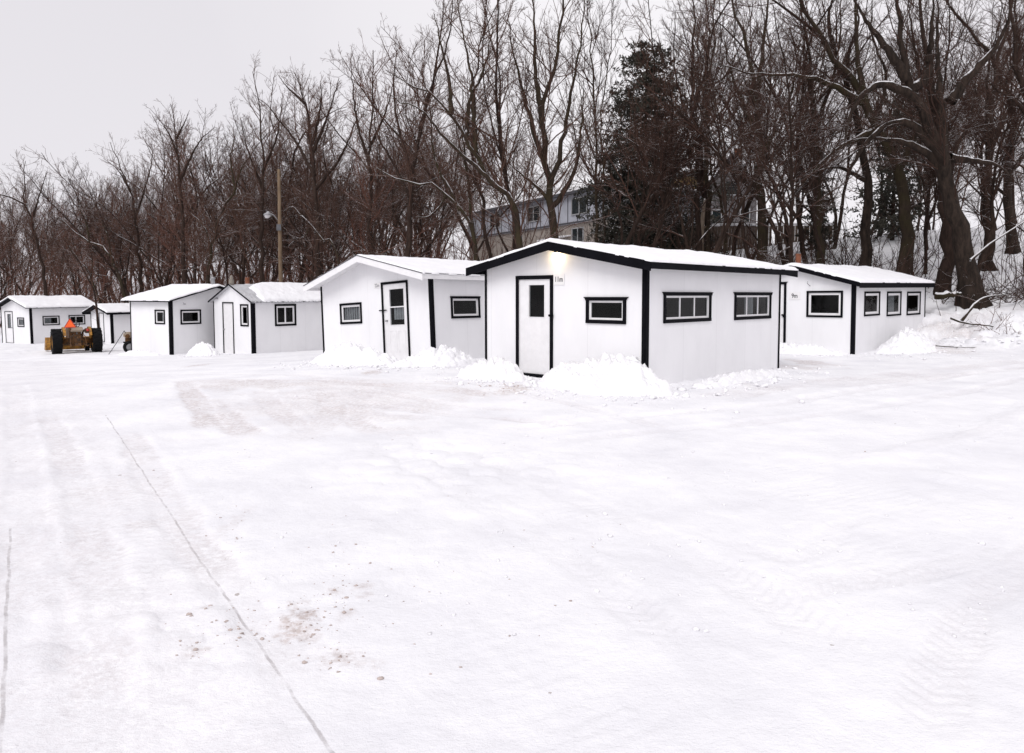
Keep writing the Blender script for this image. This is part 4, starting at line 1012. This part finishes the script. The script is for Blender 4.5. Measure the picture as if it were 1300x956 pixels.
T_('tree', 'mossy trunk leaning steeply over the white trimmed shed, lined with snow', [
   [(675,306),(654,269),(631,238),(607,200),(593,176),(573,148),(552,128),(517,107),(492,92)], [(630,238),(604,214),(586,198),(566,179),(538,148),(514,141),(494,128)], [(605,196),(601,138),(597,86),(586,35),(578,-20)], [(593,178),(596,130),(615,80),(625,20)], [(573,148),(570,100),(558,50),(550,12)]], 29.5, .22, 1126, 'bark_snow', 'twig', 1.05, .3, .13)
T_('tree', 'lower snow lined trunk leaning beside the steepest leaning one', [
   [(618,326),(600,293),(583,266),(566,249),(552,238),(504,228),(479,214)], [(584,268),(570,238),(556,212),(548,180),(545,130)], [(566,249),(560,262),(545,276),(530,277)], [(600,293),(596,240),(590,190),(588,120)]], 30.5, .17, 1137, 'bark_snow', 'twig', 1.05, .3)
T_('tree', 'thin upright tree in the gap between the two leaning snowy trunks', [[(634,322),(614,270),(604,235),(598,170),(604,100),(612,40),(620,-40)], [(604,235),(585,190),(575,130)]], 33, .13, 1148, 'bark', 'twig', 1.05, .35)
T_('tree', 'tall fan shaped tree rising behind the roof of the white trimmed shed', [[(520,332),(518,262),(528,185),(540,130),(552,75),(560,10),(562,-30)], [(522,220),(505,160),(498,110),(503,60)], [(530,175),(545,120),(570,60),(580,0)], [(519,250),(500,210),(478,170),(470,120)]], 34, .2, 1159, 'bark', 'twig', 1.1, .35)
T_('tree', 'brown tree with a narrow crown above the ridge of the white trimmed shed', [[(470,332),(472,252),(470,182),(477,122),(474,66)], [(471,210),(455,160),(446,100),(442,70)], [(471,190),(490,140),(498,90)]], 37, .18, 1160, 'bark', 'twig_red', 1.1, .35)
T_('tree', 'large spreading tree right of the wooden pole, its crown against the sky', [
   [(402,352),(402,290),(400,235),(395,185),(386,135),(376,105),(371,88)], [(398,222),(370,175),(345,145),(322,120),(306,108)], [(396,192),(415,145),(425,115),(429,98)], [(395,182),(404,130),(402,98)], [(386,130),(362,108),(350,92)], [(400,240),(430,200),(448,155),(452,122)]], 38, .23, 1171, 'bark', 'twig', 1.2, .33, .13, (.5,2.6))
T_('tree', 'low zigzag tree with thick snow on its bare limbs beside the wooden pole', [[(447,330),(425,316),(408,305),(394,285),(380,272),(362,278)], [(394,285),(385,300),(370,302)], [(380,272),(370,262),(358,268)], [(408,305),(412,280),(420,255)]], 33.5, .10, 1182, 'bark_snow', 'twig', 1.2, .1, .2, (.4,1.6), depth=.05)
T_('tree', 'tall forked tree standing alone in outline above the low snowy roofed shed', [[(235,347),(234,280),(232,240),(230,200),(228,168),(226,148),(225,136)], [(232,232),(246,204),(262,180),(280,166)], [(230,196),(216,168),(204,152)], [(229,178),(238,158),(244,142)]], 42, .21, 1193, 'bark', 'twig', 1.3, .3, .13, (.5,2.4))
T_('tree', 'trunk leaning away between the low roofed shed and the wooden pole', [[(254,357),(268,312),(280,270),(297,240),(305,212),(325,180),(342,163)], [(297,240),(290,200),(296,165)], [(268,312),(255,285),(238,270)]], 40, .17, 1204, 'bark_snow', 'twig', 1.1, .3)
T_('tree', 'dark branching tree reaching a bare limb out past the edge of the wood', [[(64,374),(56,330),(48,290),(42,262),(38,232),(41,208)], [(42,262),(22,252),(2,247),(-22,240)], [(46,280),(60,245),(70,220)]], 46, .17, 1215, 'bark', 'twig', 1.2, .3)
T_('tree', 'snow topped trunk leaning low over the smallest shed', [[(172,359),(141,325),(115,308),(95,295),(84,284),(70,272)], [(115,308),(110,280),(98,255)], [(141,325),(135,300),(120,270)]], 47, .16, 1226, 'bark_snow', 'twig_red', 1.15, .1, .16, (.4,1.6))
T_('tree', 'pale slanting trunk below the lowest leaning one, above the smallest shed roof', [[(138,384),(116,352),(96,326),(82,300)], [(116,352),(120,325),(116,300)]], 50, .12, 1237, 'bark_snow', 'twig_red', 1.2, .3)
T_('tree', 'thin dark sapling right beside the tractor in front of the smallest shed', [[(127,441),(124,402),(121,374),(109,346),(96,326),(82,302)], [(120,370),(126,345),(124,322)]], 33, .075, 1248, 'bark', 'twig_red', 1.0, .25, .1, (.5,2.0), .5, depth=.03)
T_('tree', 'slender tree with an airy domed crown at the end of the wood', [[(181,357),(178,292),(170,242),(160,212),(149,184)], [(176,280),(188,230),(192,190)], [(170,242),(150,215),(128,200)]], 50, .19, 1259, 'bark', 'twig', 1.2, .35)
T_('tree', 'tall slim tree rising just left of the wooden pole', [[(331,352),(333,280),(335,205),(330,140),(321,92)], [(334,240),(315,190),(306,150)], [(334,220),(350,170),(352,120)]], 40, .19, 1260, 'bark', 'twig', 1.15, .35)
T_('tree', 'pair of thin bare stems in front of the left skirt of the big spruce', [[(757,303),(757,240),(758,160),(755,90),(750,20),(747,-40)], [(768,300),(766,230),(762,150),(770,80),(775,0)], [(757,200),(742,150),(735,90)]], 38, .12, 1271, 'bark_moss', 'twig_dark', 1.0, .35)
# peeled broken trunk
b = np.array(at(889,314,37)); b[2] = gz(b[0], b[1])
sn = empty('tree_snag', tuple(b)); tag(sn, 'pale broken trunk without bark, standing among the dark trees by the ochre wall', 'tree')
p = np.array([at(889,314,37), at(891,285,37), at(895,252,37)])-b; p[0,2] = -.2
MB().tube([tuple(q) for q in resample(p, 6)], [.17,.15,.14,.13,.11,.05], 9).build('trunk', M['snag'], sn, True)
MB().tube([tuple(p[1]*.9), tuple(p[1]*.9+np.array([.3,-.1,.25]))], [.05,.02], 6).build('limb_stub', M['snag'], sn, True)

# ---- spruces: whorls of drooping boughs carrying needle sprays
def spruce(label, px, ybase, ytop, Y, half_px, seed, mat='needles', ragged=.25, n_wh=34, bare=.06, spray=1.0):
    g = np.random.default_rng(seed)
    x0, y0, _ = at(px, ybase, Y); z0 = gz(x0, y0); H = at(px, ytop, Y)[2]-z0; Rm = half_px/F*Y
    root = empty('spruce_tree', (x0, y0, z0)); tag(root, label, 'tree')
    MB().tube([(0,0,-.3),(0,0,H*.5),(0,0,H)], [.028*H*.6,.016*H*.6,.02], 10).build('trunk', M['bark'], root, True)
    bp, br = [], []
    for wv in range(n_wh):
        t = bare+(1-bare)*(wv+g.random()*.6)/n_wh
        for k in range(g.integers(5, 9)):
            a = g.uniform(0, 2*np.pi); L = Rm*((1-t)**.40*.95+.05)*g.uniform(1-ragged*1.6, 1+ragged*.6)
            d = np.array([np.cos(a), np.sin(a), 0]); q = np.linspace(0, 1, 6)[:,None]
            P = np.array([0,0,t*H])+d*L*q+np.array([0,0,1.])*(L*(-.42*q+.24*q*q+.10*t*q))
            P[1:] += g.normal(size=(5,3))*.03*L; bp.append(P); br.append(np.linspace(.012+.010*L, .006, 6))
    boughs = Lines(np.array(bp), np.array(br))
    tw = spawn(boughs, 5.5*spray, (.22,.5), (.15,1.1), (35,70), 4, -.10, .12, .12, .004, .006, .5, 9000, g, .6)
    tw2 = spawn(tw, 7.0*spray, (.3,.6), (.10,.4), (30,60), 3, -.08, .12, .1, .003, .006, .6, 16000, g, .4)
    V, Fq = tubes([(boughs,4)])
    # needle sprays: short flat leaf shapes along every twig
    Vs, o, Fs = [V], len(V), [Fq]
    for ln, wd, rep in ((tw,.055,3),(tw2,.05,2),(boughs,.07,4)):
        n, k, _ = ln.P.shape
        for r_ in range(rep):
            i = g.integers(0, k-1, n); f = g.random((n,1)); a = ln.P[np.arange(n),i]*(1-f)+ln.P[np.arange(n),i+1]*f
            d = unit(ln.P[np.arange(n),i+1]-ln.P[np.arange(n),i]+g.normal(size=(n,3))*.55); s_ = unit(np.cross(d, g.normal(size=(n,3))))
            L = g.uniform(.12,.26,(n,1)); w_ = wd*g.uniform(.4,1,(n,1))
            q = np.stack([a-d*L*.1, a+d*L*.4+s_*w_, a+d*L, a+d*L*.4-s_*w_], 1)
            Vs.append(q.reshape(-1,3)); Fs.append(o+np.arange(n*4).reshape(n,4)); o += n*4
    link_mesh('crown', np_mesh('crown', np.concatenate(Vs), np.concatenate(Fs), False), M[mat], root)
spruce('big dark spruce standing highest in the middle of the wood', 818, 312, 50, 41, 88, 21, ragged=.34, n_wh=54, spray=1.4)
spruce('small snow dusted spruce in front of the big dark one', 776, 314, 212, 39.5, 28, 22, 'needles_snowy', .3, 24)
spruce('layered dark conifer half hidden behind the crooked limbed tree', 1132, 318, 118, 40, 62, 23, ragged=.35, n_wh=26, spray=.75)
spruce('narrow drooping conifer behind the slender tree by the rusty stovepipe', 1037, 318, 188, 39, 26, 24, ragged=.3, n_wh=26, spray=.9)
spruce('open layered conifer behind the ochre house wall', 896, 300, 92, 52, 48, 25, ragged=.4, n_wh=22, spray=.55)

# ---- the wood behind: one kind built per template, then copied
def template(seed, H, leaders, spread, twig_, fine=.6):
    g = np.random.default_rng(seed)
    polys, rads = [], []; lean = g.normal(size=2)*.05
    def stem(p0, d, L, k=22):
        P = np.zeros((k,3)); P[0] = p0; bend = g.normal(size=3)*.018
        for q in range(1,k):
            d = unit(d+g.normal(size=3)*.10+bend+np.array([0,0,.035])); P[q] = P[q-1]+d*L/(k-1)
        return P
    tr = stem(np.array([0,0,-.3]), unit(np.array([lean[0],lean[1],1])), H); polys.append(tr)
    rb = .0072*H+.015; t = np.linspace(0,1,22); rads.append(rb*(1-t)**1.05*(1-.012/rb)+.012)
    for k in range(leaders):
        j = int(g.uniform(.18,.62)*21); a = g.uniform(0,2*np.pi); sp = np.radians(g.uniform(*spread))
        d = np.array([np.cos(a)*np.sin(sp), np.sin(a)*np.sin(sp), np.cos(sp)])
        L = (H-tr[j,2])*g.uniform(.55,.95); polys.append(stem(tr[j], d, L)); r0 = rads[0][j]*.55
        rads.append(r0*(1-t)**1.15*(1-.010/r0)+.010)
    limbs = Lines(np.array(polys), np.array(rads)); br, b3 = crown_of(limbs, 1.0, .2, .17, seed+1, (.7,3.8), fine, angs=(32,74))
    Vt, Ft = tubes([(limbs,7)]); Vc, Fc = tubes(br+[(b3,3)])
    mt = np_mesh('trunk', Vt, Ft); mt.materials.append(M['bark']); mc = np_mesh('crown', Vc, Fc); mc.materials.append(M[twig_])
    return mt, mc, float(np.max(Vc[:,2]))
TEMPL = [template(300+i, h, l, sp, tw) for i,(h,l,sp,tw) in enumerate([(13,5,(18,44),'twig'),(14,6,(16,40),'twig_dark'),(12,6,(22,52),'twig'),(15,4,(12,32),'twig_dark'),(11,7,(20,52),'twig_red'),(9,6,(22,56),'twig_red'),(8,7,(24,58),'twig_red'),(13,5,(24,52),'twig')])]
SKYX = [-60,0,50,90,130,150,190,230,280,310,350,400,440,470,500,540,600,1400]
SKYY = [215,212,203,236,205,186,140,128,140,88,78,84,80,84,80,45,-40,-60]
g = np.random.default_rng(77); spots = []
tries = 0
while len(spots) < 205 and tries < 30000:
    tries += 1
    px = g.uniform(-60, 1370); t = 2.0+46*g.random()**1.5
    # find the depth along this ray at the wanted distance behind the toe of the slope
    k = (px-650)/F; Y = (t+TOE[0]*.5+TOE[1]*.866)/(k*.5+.866); X = k*Y
    if Y < 26 or Y > 130: continue
    if 745 < px < 905 and Y < 46 and g.random() < .6: continue
    if 665 < px < 770 and Y < 50 and g.random() < .75: continue
    if 560 < px < 1060 and (44 < Y < 78) : continue          # the two houses stand there
    if px > 880 and g.random() < (.30 if px < 1000 else .55): continue
    if any((X-a)**2+(Y-b)**2 < 1.7**2 for a,b,_,_ in spots): continue
    z = gz(X, Y); hmax = EYE+(371-np.interp(px, SKYX, SKYY))*Y/F-z
    h = min(hmax*g.uniform(.62, 1.02), g.uniform(11, 19))
    if h < 3.2: continue
    spots.append((X, Y, z, h))
GROUPS = [('slim bare brown tree in the dense wood behind the low sheds on the far side', 'bare trees in the wood behind the low sheds'),
          ('bare tree in the wood behind the white trimmed shed and the lamp shed', 'bare trees behind the two nearest sheds'),
          ('bare tree standing on or above the snowy slope behind the shed with three small windows', 'bare trees on the snowy slope')]
for X, Y, z, h in spots:
    px = 650+F*X/Y; left = px < 420
    c = [4,5,6,0,2,7] if (left and h < 10) else [0,1,2,3,7] if px > 420 else [0,2,4,7,1]
    mt, mc, hh = TEMPL[c[g.integers(len(c))]]
    s = h/hh; gi = 0 if px < 420 else 1 if px < 880 else 2
    root = empty('bare_tree', (X, Y, gfine(X, Y)-.1)); root.scale = (s*g.uniform(.9,1.1),)*2+(s,); root.rotation_euler = (g.normal()*.03, g.normal()*.03, g.uniform(0, 6.28))
    tag(root, GROUPS[gi][0], 'tree', GROUPS[gi][1])
    for nm, me in (('trunk',mt),('crown',mc)): link_mesh(nm, me, None, root)

# ---- undergrowth: a tangle of thin stems nobody could count
def thicket(name, n, pick, hts, seed, mat, snowy=False):
    g = np.random.default_rng(seed); P0 = []
    while len(P0) < n:
        X, Y, ok = pick(g)
        if ok: P0.append((X, Y, gz(X, Y)-.1))
    P0 = np.array(P0); H = g.uniform(hts[0], hts[1], n)*g.uniform(.5,1,n); k = 6
    d = unit(np.concatenate([g.normal(size=(n,2))*.38, np.ones((n,1))], 1)); P = np.zeros((n,k,3)); P[:,0] = P0
    for q in range(1,k):
        d = unit(d+g.normal(size=(n,3))*.13); P[:,q] = P[:,q-1]+d*(H/(k-1))[:,None]
    ln = Lines(P, np.linspace(1,.35,k)[None,:]*(.008+.0042*H)[:,None])
    a = spawn(ln, 2.3, (.2,.5), (.25,1.8), (22,60), 4, .2, .14, .15, .006, .006, .45, 14000, g)
    b = spawn(a, 2.6, (.3,.6), (.15,.8), (22,60), 3, .15, .14, .1, .005, .006, .6, 26000, g)
    V, Fq = tubes([(ln,4),(a,3),(b,3)])
    o = link_mesh(name, np_mesh(name, V, Fq), M[mat]); tag(o, kind='stuff'); return o
def pick_band(px0, px1, t0, t1):
    def f(g):
        px = g.uniform(px0, px1); t = g.uniform(t0, t1); k = (px-650)/F; Y = (t+TOE[0]*.5+TOE[1]*.866)/(k*.5+.866); X = k*Y
        return X, Y, 24 < Y < 110 and not (560 < px < 1000 and Y > 47)
    return f
o = thicket('undergrowth', 1500, pick_band(-60, 640, 1.0, 26), (2.5,7.0), 5, 'twig_red'); tag(o, 'tangle of reddish brown undergrowth filling the wood behind the low sheds', 'undergrowth')
o = thicket('undergrowth', 420, pick_band(600, 1000, .8, 16), (1.5,4.5), 6, 'twig_dark'); tag(o, 'dark thin undergrowth behind the roof of the lamp shed', 'undergrowth')
o = thicket('undergrowth', 330, pick_band(960, 1400, .8, 18), (1.0,3.6), 8, 'twig_dark'); tag(o, 'sparse thin stems growing out of the snowy slope', 'undergrowth')

# ---- brush heap, logs and fallen limbs at the foot of the slope
def shrub(px, py, Y, hts, n, seed, label, mat, spread=.9, name='shrub', cat='shrub', rad=.25):
    g = np.random.default_rng(seed); x, y, _ = at(px, py, Y); z = gz(x, y)
    d = unit(np.concatenate([g.normal(size=(n,2))*spread, np.abs(g.normal(size=(n,1)))*.6+.25], 1)); P = np.zeros((n,6,3)); P[:,0,:2] = g.normal(size=(n,2))*rad; P[:,0,2] = -.1
    H = g.uniform(hts[0], hts[1], n)
    for q in range(1,6): d = unit(d+g.normal(size=(n,3))*.16-np.array([0,0,.05])); P[:,q] = P[:,q-1]+d*(H/5)[:,None]
    P[:,:,2] = np.maximum(P[:,:,2], -.12)
    ln = Lines(P, np.linspace(1,.4,6)[None,:]*(.006+.006*H)[:,None]); a = spawn(ln, 4, (.2,.6), (.12,.9), (25,70), 4, .1, .18, .1, .005, .007, .5, 2500, g)
    b = spawn(a, 5, (.3,.6), (.08,.4), (25,70), 3, .1, .18, .1, .004, .006, .6, 5000, g)
    V, Fq = tubes([(ln,5),(a,3),(b,3)]); o = link_mesh(name, np_mesh(name, V, Fq), M[mat]); o.location = (x, y, z); tag(o, label, cat)
shrub(1278, 408, 23.2, (.4,1.2), 70, 61, 'low reddish shrub poking out of the snow bank at the foot of the slope', 'twig_red')
shrub(1290, 345, 25.6, (.9,2.4), 90, 62, 'wide heap of dead brush piled beside the thickest trunk', 'twig_dark', 1.5, 'brush_heap', 'brush heap', .7)
shrub(1210, 402, 23.9, (.3,.9), 14, 63, 'few thin twigs sticking up from the snow below the thickest trunk', 'twig')
shrub(1150, 330, 28.5, (.8,2.4), 40, 64, 'bushy bare shrub behind the roof of the three windowed shed', 'twig_dark')
shrub(1075, 318, 33, (1.0,2.8), 46, 65, 'arching bare shrub on the slope right of the rusty stovepipe', 'twig_dark')
shrub(1000, 322, 33, (.8,2.4), 36, 66, 'thin bare shrub between the tall straight trunk and the rusty stovepipe', 'twig_dark')
def log(pts, rad, label, name='fallen_log', cat='log'):
    P = [np.array(at(x, y, Y)) for x,y,Y in pts]; o = P[0].copy()
    c = resample(catmull(np.array(P)), 14)+np.random.default_rng(int(pts[0][0])).normal(size=(14,3))*rad*.16
    t = np.linspace(0,1,14); V, Fq = tubes([(Lines((c-o)[None], (rad*(1-.6*t))[None]), 9)])
    ob = link_mesh(name, np_mesh(name, V, Fq), M['bark_snow']); ob.location = tuple(o); tag(ob, label, cat)
log([(1188,377,25.6),(1200,375,25.4),(1228,371,25.6)], .13, 'snow covered log lying across the base of the upright dark tree')
log([(1221,407,23.6),(1232,393,23.6),(1243,381,23.7),(1256,376,23.9),(1272,375,24.2)], .055, 'arched broken limb propped on the snow below the thickest trunk', 'fallen_limb', 'limb')
log([(1207,404,23.6),(1225,410,23.5),(1250,413,23.4),(1268,416,23.4)], .04, 'thin dark limb lying along the top of the snow bank', 'fallen_limb', 'limb')
log([(1232,330,25.0),(1262,306,25.6),(1298,283,26.4),(1330,262,27)], .045, 'long slanting limb fallen against the dark tree at the far edge', 'fallen_limb', 'limb')
log([(1188,439,21.9),(1212,440.5,21.8),(1240,441,21.7)], .02, 'thin straight pole lying on the snow at the foot of the bank', 'fallen_limb', 'limb')

# ---- buildings up on the slope
M['panel'] = paint('blue grey metal panels', (.40,.41,.46), .6, .2, 1.2); M['farframe'] = paint('weathered frame paint', (.34,.34,.35), .6, .2, 4); M['batten'] = paint('dark battens', (.06,.06,.07), .7, .2, 4)
M['siding'] = paint('tan siding', (.30,.26,.23), .8, .25, 2); M['ochrewall'] = paint('ochre boards', (.17,.105,.035), .8, .3, 2, stretch=(1,1,6))
M['greywall'] = paint('grey weathered shingles', (.13,.12,.125), .9, .3, 4); M['brownwood'] = paint('brown fence boards', (.12,.085,.065), .9, .35, 6)
def block():
    A0 = np.array([6.75,50.]); D0 = unit(np.array([-6.75,12.])); yaw = math.atan2(D0[1], D0[0])
    z0 = 3.2; mat = Matrix.Translation((A0[0],A0[1],0)) @ Matrix.Rotation(yaw, 4, 'Z')
    root = empty('panelled_building', mat=mat); tag(root, 'long two storey building with blue grey wall panels on the rise behind the lamp shed', 'building')
    L = 22.; Dp = 9.                        # x along the facade, y: facade at y=0 faces +y (towards the sheds), the block lies at y<0
    MB().box(0, L, -Dp, 0, z0, 6.6).build('lower_wall', M['siding'], root)
    MB().box(0, L, -Dp, .12, 6.6, 8.72).build('upper_wall', M['panel'], root)
    b = MB()
    for k in range(18): b.box(k*1.28-.03, k*1.28+.03, .12, .15, 6.62, 8.7)
    b.box(0, L, .121, .16, 6.62, 6.74); b.build('batten', M['batten'], root)
    MB().box(-.4, L+.3, -Dp-.3, .55, 8.72, 8.90).build('roof', M['batten'], root)
    MB().box(-.38, L+.28, -Dp-.28, .53, 8.902, 9.02).build('roof_snow', M['snow'], root)
    for x0, x1, za, zb, yy in ((2.6,4.6,7.2,8.45,.12),(9.0,11.0,7.2,8.45,.12),(15.5,17.5,7.2,8.45,.12),(3.2,4.7,5.2,6.3,0),(12,13.5,5.2,6.3,0)):
        e = .08; f = MB(); f.box(x0,x1,yy+.002,yy+.08,za,za+e).box(x0,x1,yy+.002,yy+.08,zb-e,zb).box(x0,x0+e,yy+.002,yy+.08,za+e,zb-e).box(x1-e,x1,yy+.002,yy+.08,za+e,zb-e).box((x0+x1)/2-.035,(x0+x1)/2+.035,yy+.002,yy+.07,za+e,zb-e)
        wn = f.build('window', M['farframe'], root); MB().box(x0+e,x1-e,yy+.004,yy+.03,za+e,zb-e).build('pane', M['paneopaque'], wn)
    p = MB().prism([(0,5.75),(1.7,5.4),(1.7,5.5),(0,5.85)], 4.9, 6.9, lambda u,v,w: (w,u,v)).build('porch_roof', M['snow'], root)
def opaque_pane():
    m, nt, b = new_mat('far_window_pane'); b.inputs['Base Color'].default_value = (.015,.02,.022,1); b.inputs['Roughness'].default_value = .08; return m
M['paneopaque'] = opaque_pane()
block()
def house():
    cx, cy, _ = at(928, 260, 60); g0 = gz(cx, cy)
    root = empty('gabled_house', (cx, cy, g0-.5)); root.rotation_euler = (0,0,R(-14)); tag(root, 'grey gabled house with an ochre wing, half hidden by trees above the slope', 'house')
    zt = lambda y, Y=60: EYE+(371-y)*Y/F-(g0-.5)
    e, a = zt(236), zt(197); fn = lambda u,v,w: (u,w,v)
    MB().prism([(-2.0,0),(2.0,0),(2.0,e),(0,a),(-2.0,e)], 0, 8, fn).build('wall', M['greywall'], root)
    rf = MB()
    for sg in (-1,1): rf.prism([(sg*2.35,e-.25*(a-e)),(0,a+.02),(0,a+.22),(sg*2.5,e-.25*(a-e)+.12)], -.35, 8.3, fn)
    r_ = rf.build('roof', M['snow'], root); 
    MB().box(.3,.9,3,3.6,a-.6,a+.9).build('chimney', M['rust'], r_)
    w1 = zt(222); 
    MB().box(-4.6,-2.02,1.2,7,0,w1).build('wing_wall', M['ochrewall'], root)
    MB().prism([(-4.9,w1),(-2.02,w1+.7),(-2.02,w1+.85),(-4.9,w1+.16)], .9, 7.2, fn).build('wing_roof', M['greywall'], root)
    for x0,x1,za,zb,yy in ((-.5,.5,e-.9,e+.3,0),(-1.5,-.7,e-3.2,e-2.0,0),(.7,1.5,e-3.2,e-2.0,0),(-4.0,-3.0,w1-1.9,w1-.7,1.2)):
        f = MB(); q = .07; f.box(x0,x1,yy-.06,yy-.002,za,za+q).box(x0,x1,yy-.06,yy-.002,zb-q,zb).box(x0,x0+q,yy-.06,yy-.002,za+q,zb-q).box(x1-q,x1,yy-.06,yy-.002,za+q,zb-q)
        wn = f.build('window', M['farframe'], root); MB().box(x0+q,x1-q,yy-.03,yy-.004,za+q,zb-q).build('pane', M['paneopaque'], wn)
house()
def fence():
    x0,y0,_ = at(796, 290, 45); x1,y1,_ = at(1064, 290, 44)
    root = empty('board_fence', (x0, y0, 0)); a = math.atan2(y1-y0, x1-x0); L = math.hypot(x1-x0, y1-y0); root.rotation_euler = (0,0,a)
    tag(root, 'low brown board fence capped with snow along the top of the slope', 'fence')
    zz = lambda s: gz(x0+math.cos(a)*s, y0+math.sin(a)*s)
    b = MB(); s = 0; n = int(L/.17)
    top = max(zz(0), zz(L))+.75
    g = np.random.default_rng(3)
    for k in range(n):
        if g.random() < .04: continue
        s = k*.17; b.box(s, s+.15, -.012, .012, zz(s)-.1, top+g.normal()*.012)
    b.build('boards', M['brownwood'], root)
    for k in range(int(L/2.4)+1): MB().box(k*2.4, k*2.4+.1, .03, .13, zz(k*2.4)-.3, top+.02).build('post', M['brownwood'], root)
    MB().box(-.05, L+.05, -.10, .16, top+.03, top+.17).build('snow_cap', M['snow'], root, bevel=.04)
fence()

# ------------------------------------------------------------------ world, sun, camera
w = bpy.data.worlds.new('World'); scene.world = w; w.use_nodes = True
nt = w.node_tree; bg = nt.nodes['Background']
EL, AZ = R(46), R(205)                      # sun behind the camera, a little to its left
sky = N(nt, 'ShaderNodeTexSky', sky_type='NISHITA'); sky.sun_disc = False; sky.sun_elevation = EL; sky.sun_rotation = AZ
hs = N(nt, 'ShaderNodeHueSaturation'); hs.inputs['Saturation'].default_value = .0
nt.links.new(sky.outputs[0], hs.inputs['Color'])
cl = noise(nt, 1.6, 5, .55, 'Generated')
tcw = N(nt, 'ShaderNodeTexCoord'); sw = N(nt, 'ShaderNodeSeparateXYZ'); nt.links.new(tcw.outputs['Generated'], sw.inputs[0])
cl = math_(nt, 'ADD', math_(nt, 'MULTIPLY', cl, .35), math_(nt, 'MULTIPLY', sw.outputs[0], .55))   # the overcast thins towards the right
cloud = ramp(nt, cl, [(-.0,(6.9,6.7,7.1)),(.28,(8.3,8.1,8.4)),(.50,(7.1,6.85,7.25))])
nt.links.new(mix(nt, .12, cloud, hs.outputs[0]), bg.inputs[0]); bg.inputs[1].default_value = .10
sl = bpy.data.lights.new('sun', 'SUN'); sl.energy = 1.45; sl.angle = R(35); sl.color = (1,.985,.975)
so = bpy.data.objects.new('sun', sl); col.objects.link(so)
sd = Vector((math.sin(AZ)*math.cos(EL), math.cos(AZ)*math.cos(EL), math.sin(EL)))
so.rotation_euler = sd.to_track_quat('Z','Y').to_euler(); so.location = (0,-5,20)
cam = bpy.data.cameras.new('camera'); co = bpy.data.objects.new('camera', cam); col.objects.link(co); scene.camera = co
cam.sensor_width = 36; cam.lens = F/1300*36; cam.shift_y = -(478-433)/1300; cam.clip_end = 2000; cam.clip_start = .1
co.location = (0,0,EYE); co.rotation_euler = (math.pi/2-TH, 0, 0)
vs = scene.view_settings; vs.view_transform = 'Standard'; vs.look = 'None'; vs.exposure = .28; vs.gamma = 1; vs.use_curve_mapping = False
scene.render.engine = 'CYCLES'; cy = scene.cycles; cy.use_denoising = True; cy.max_bounces = 5; cy.diffuse_bounces = 3; cy.transparent_max_bounces = 8
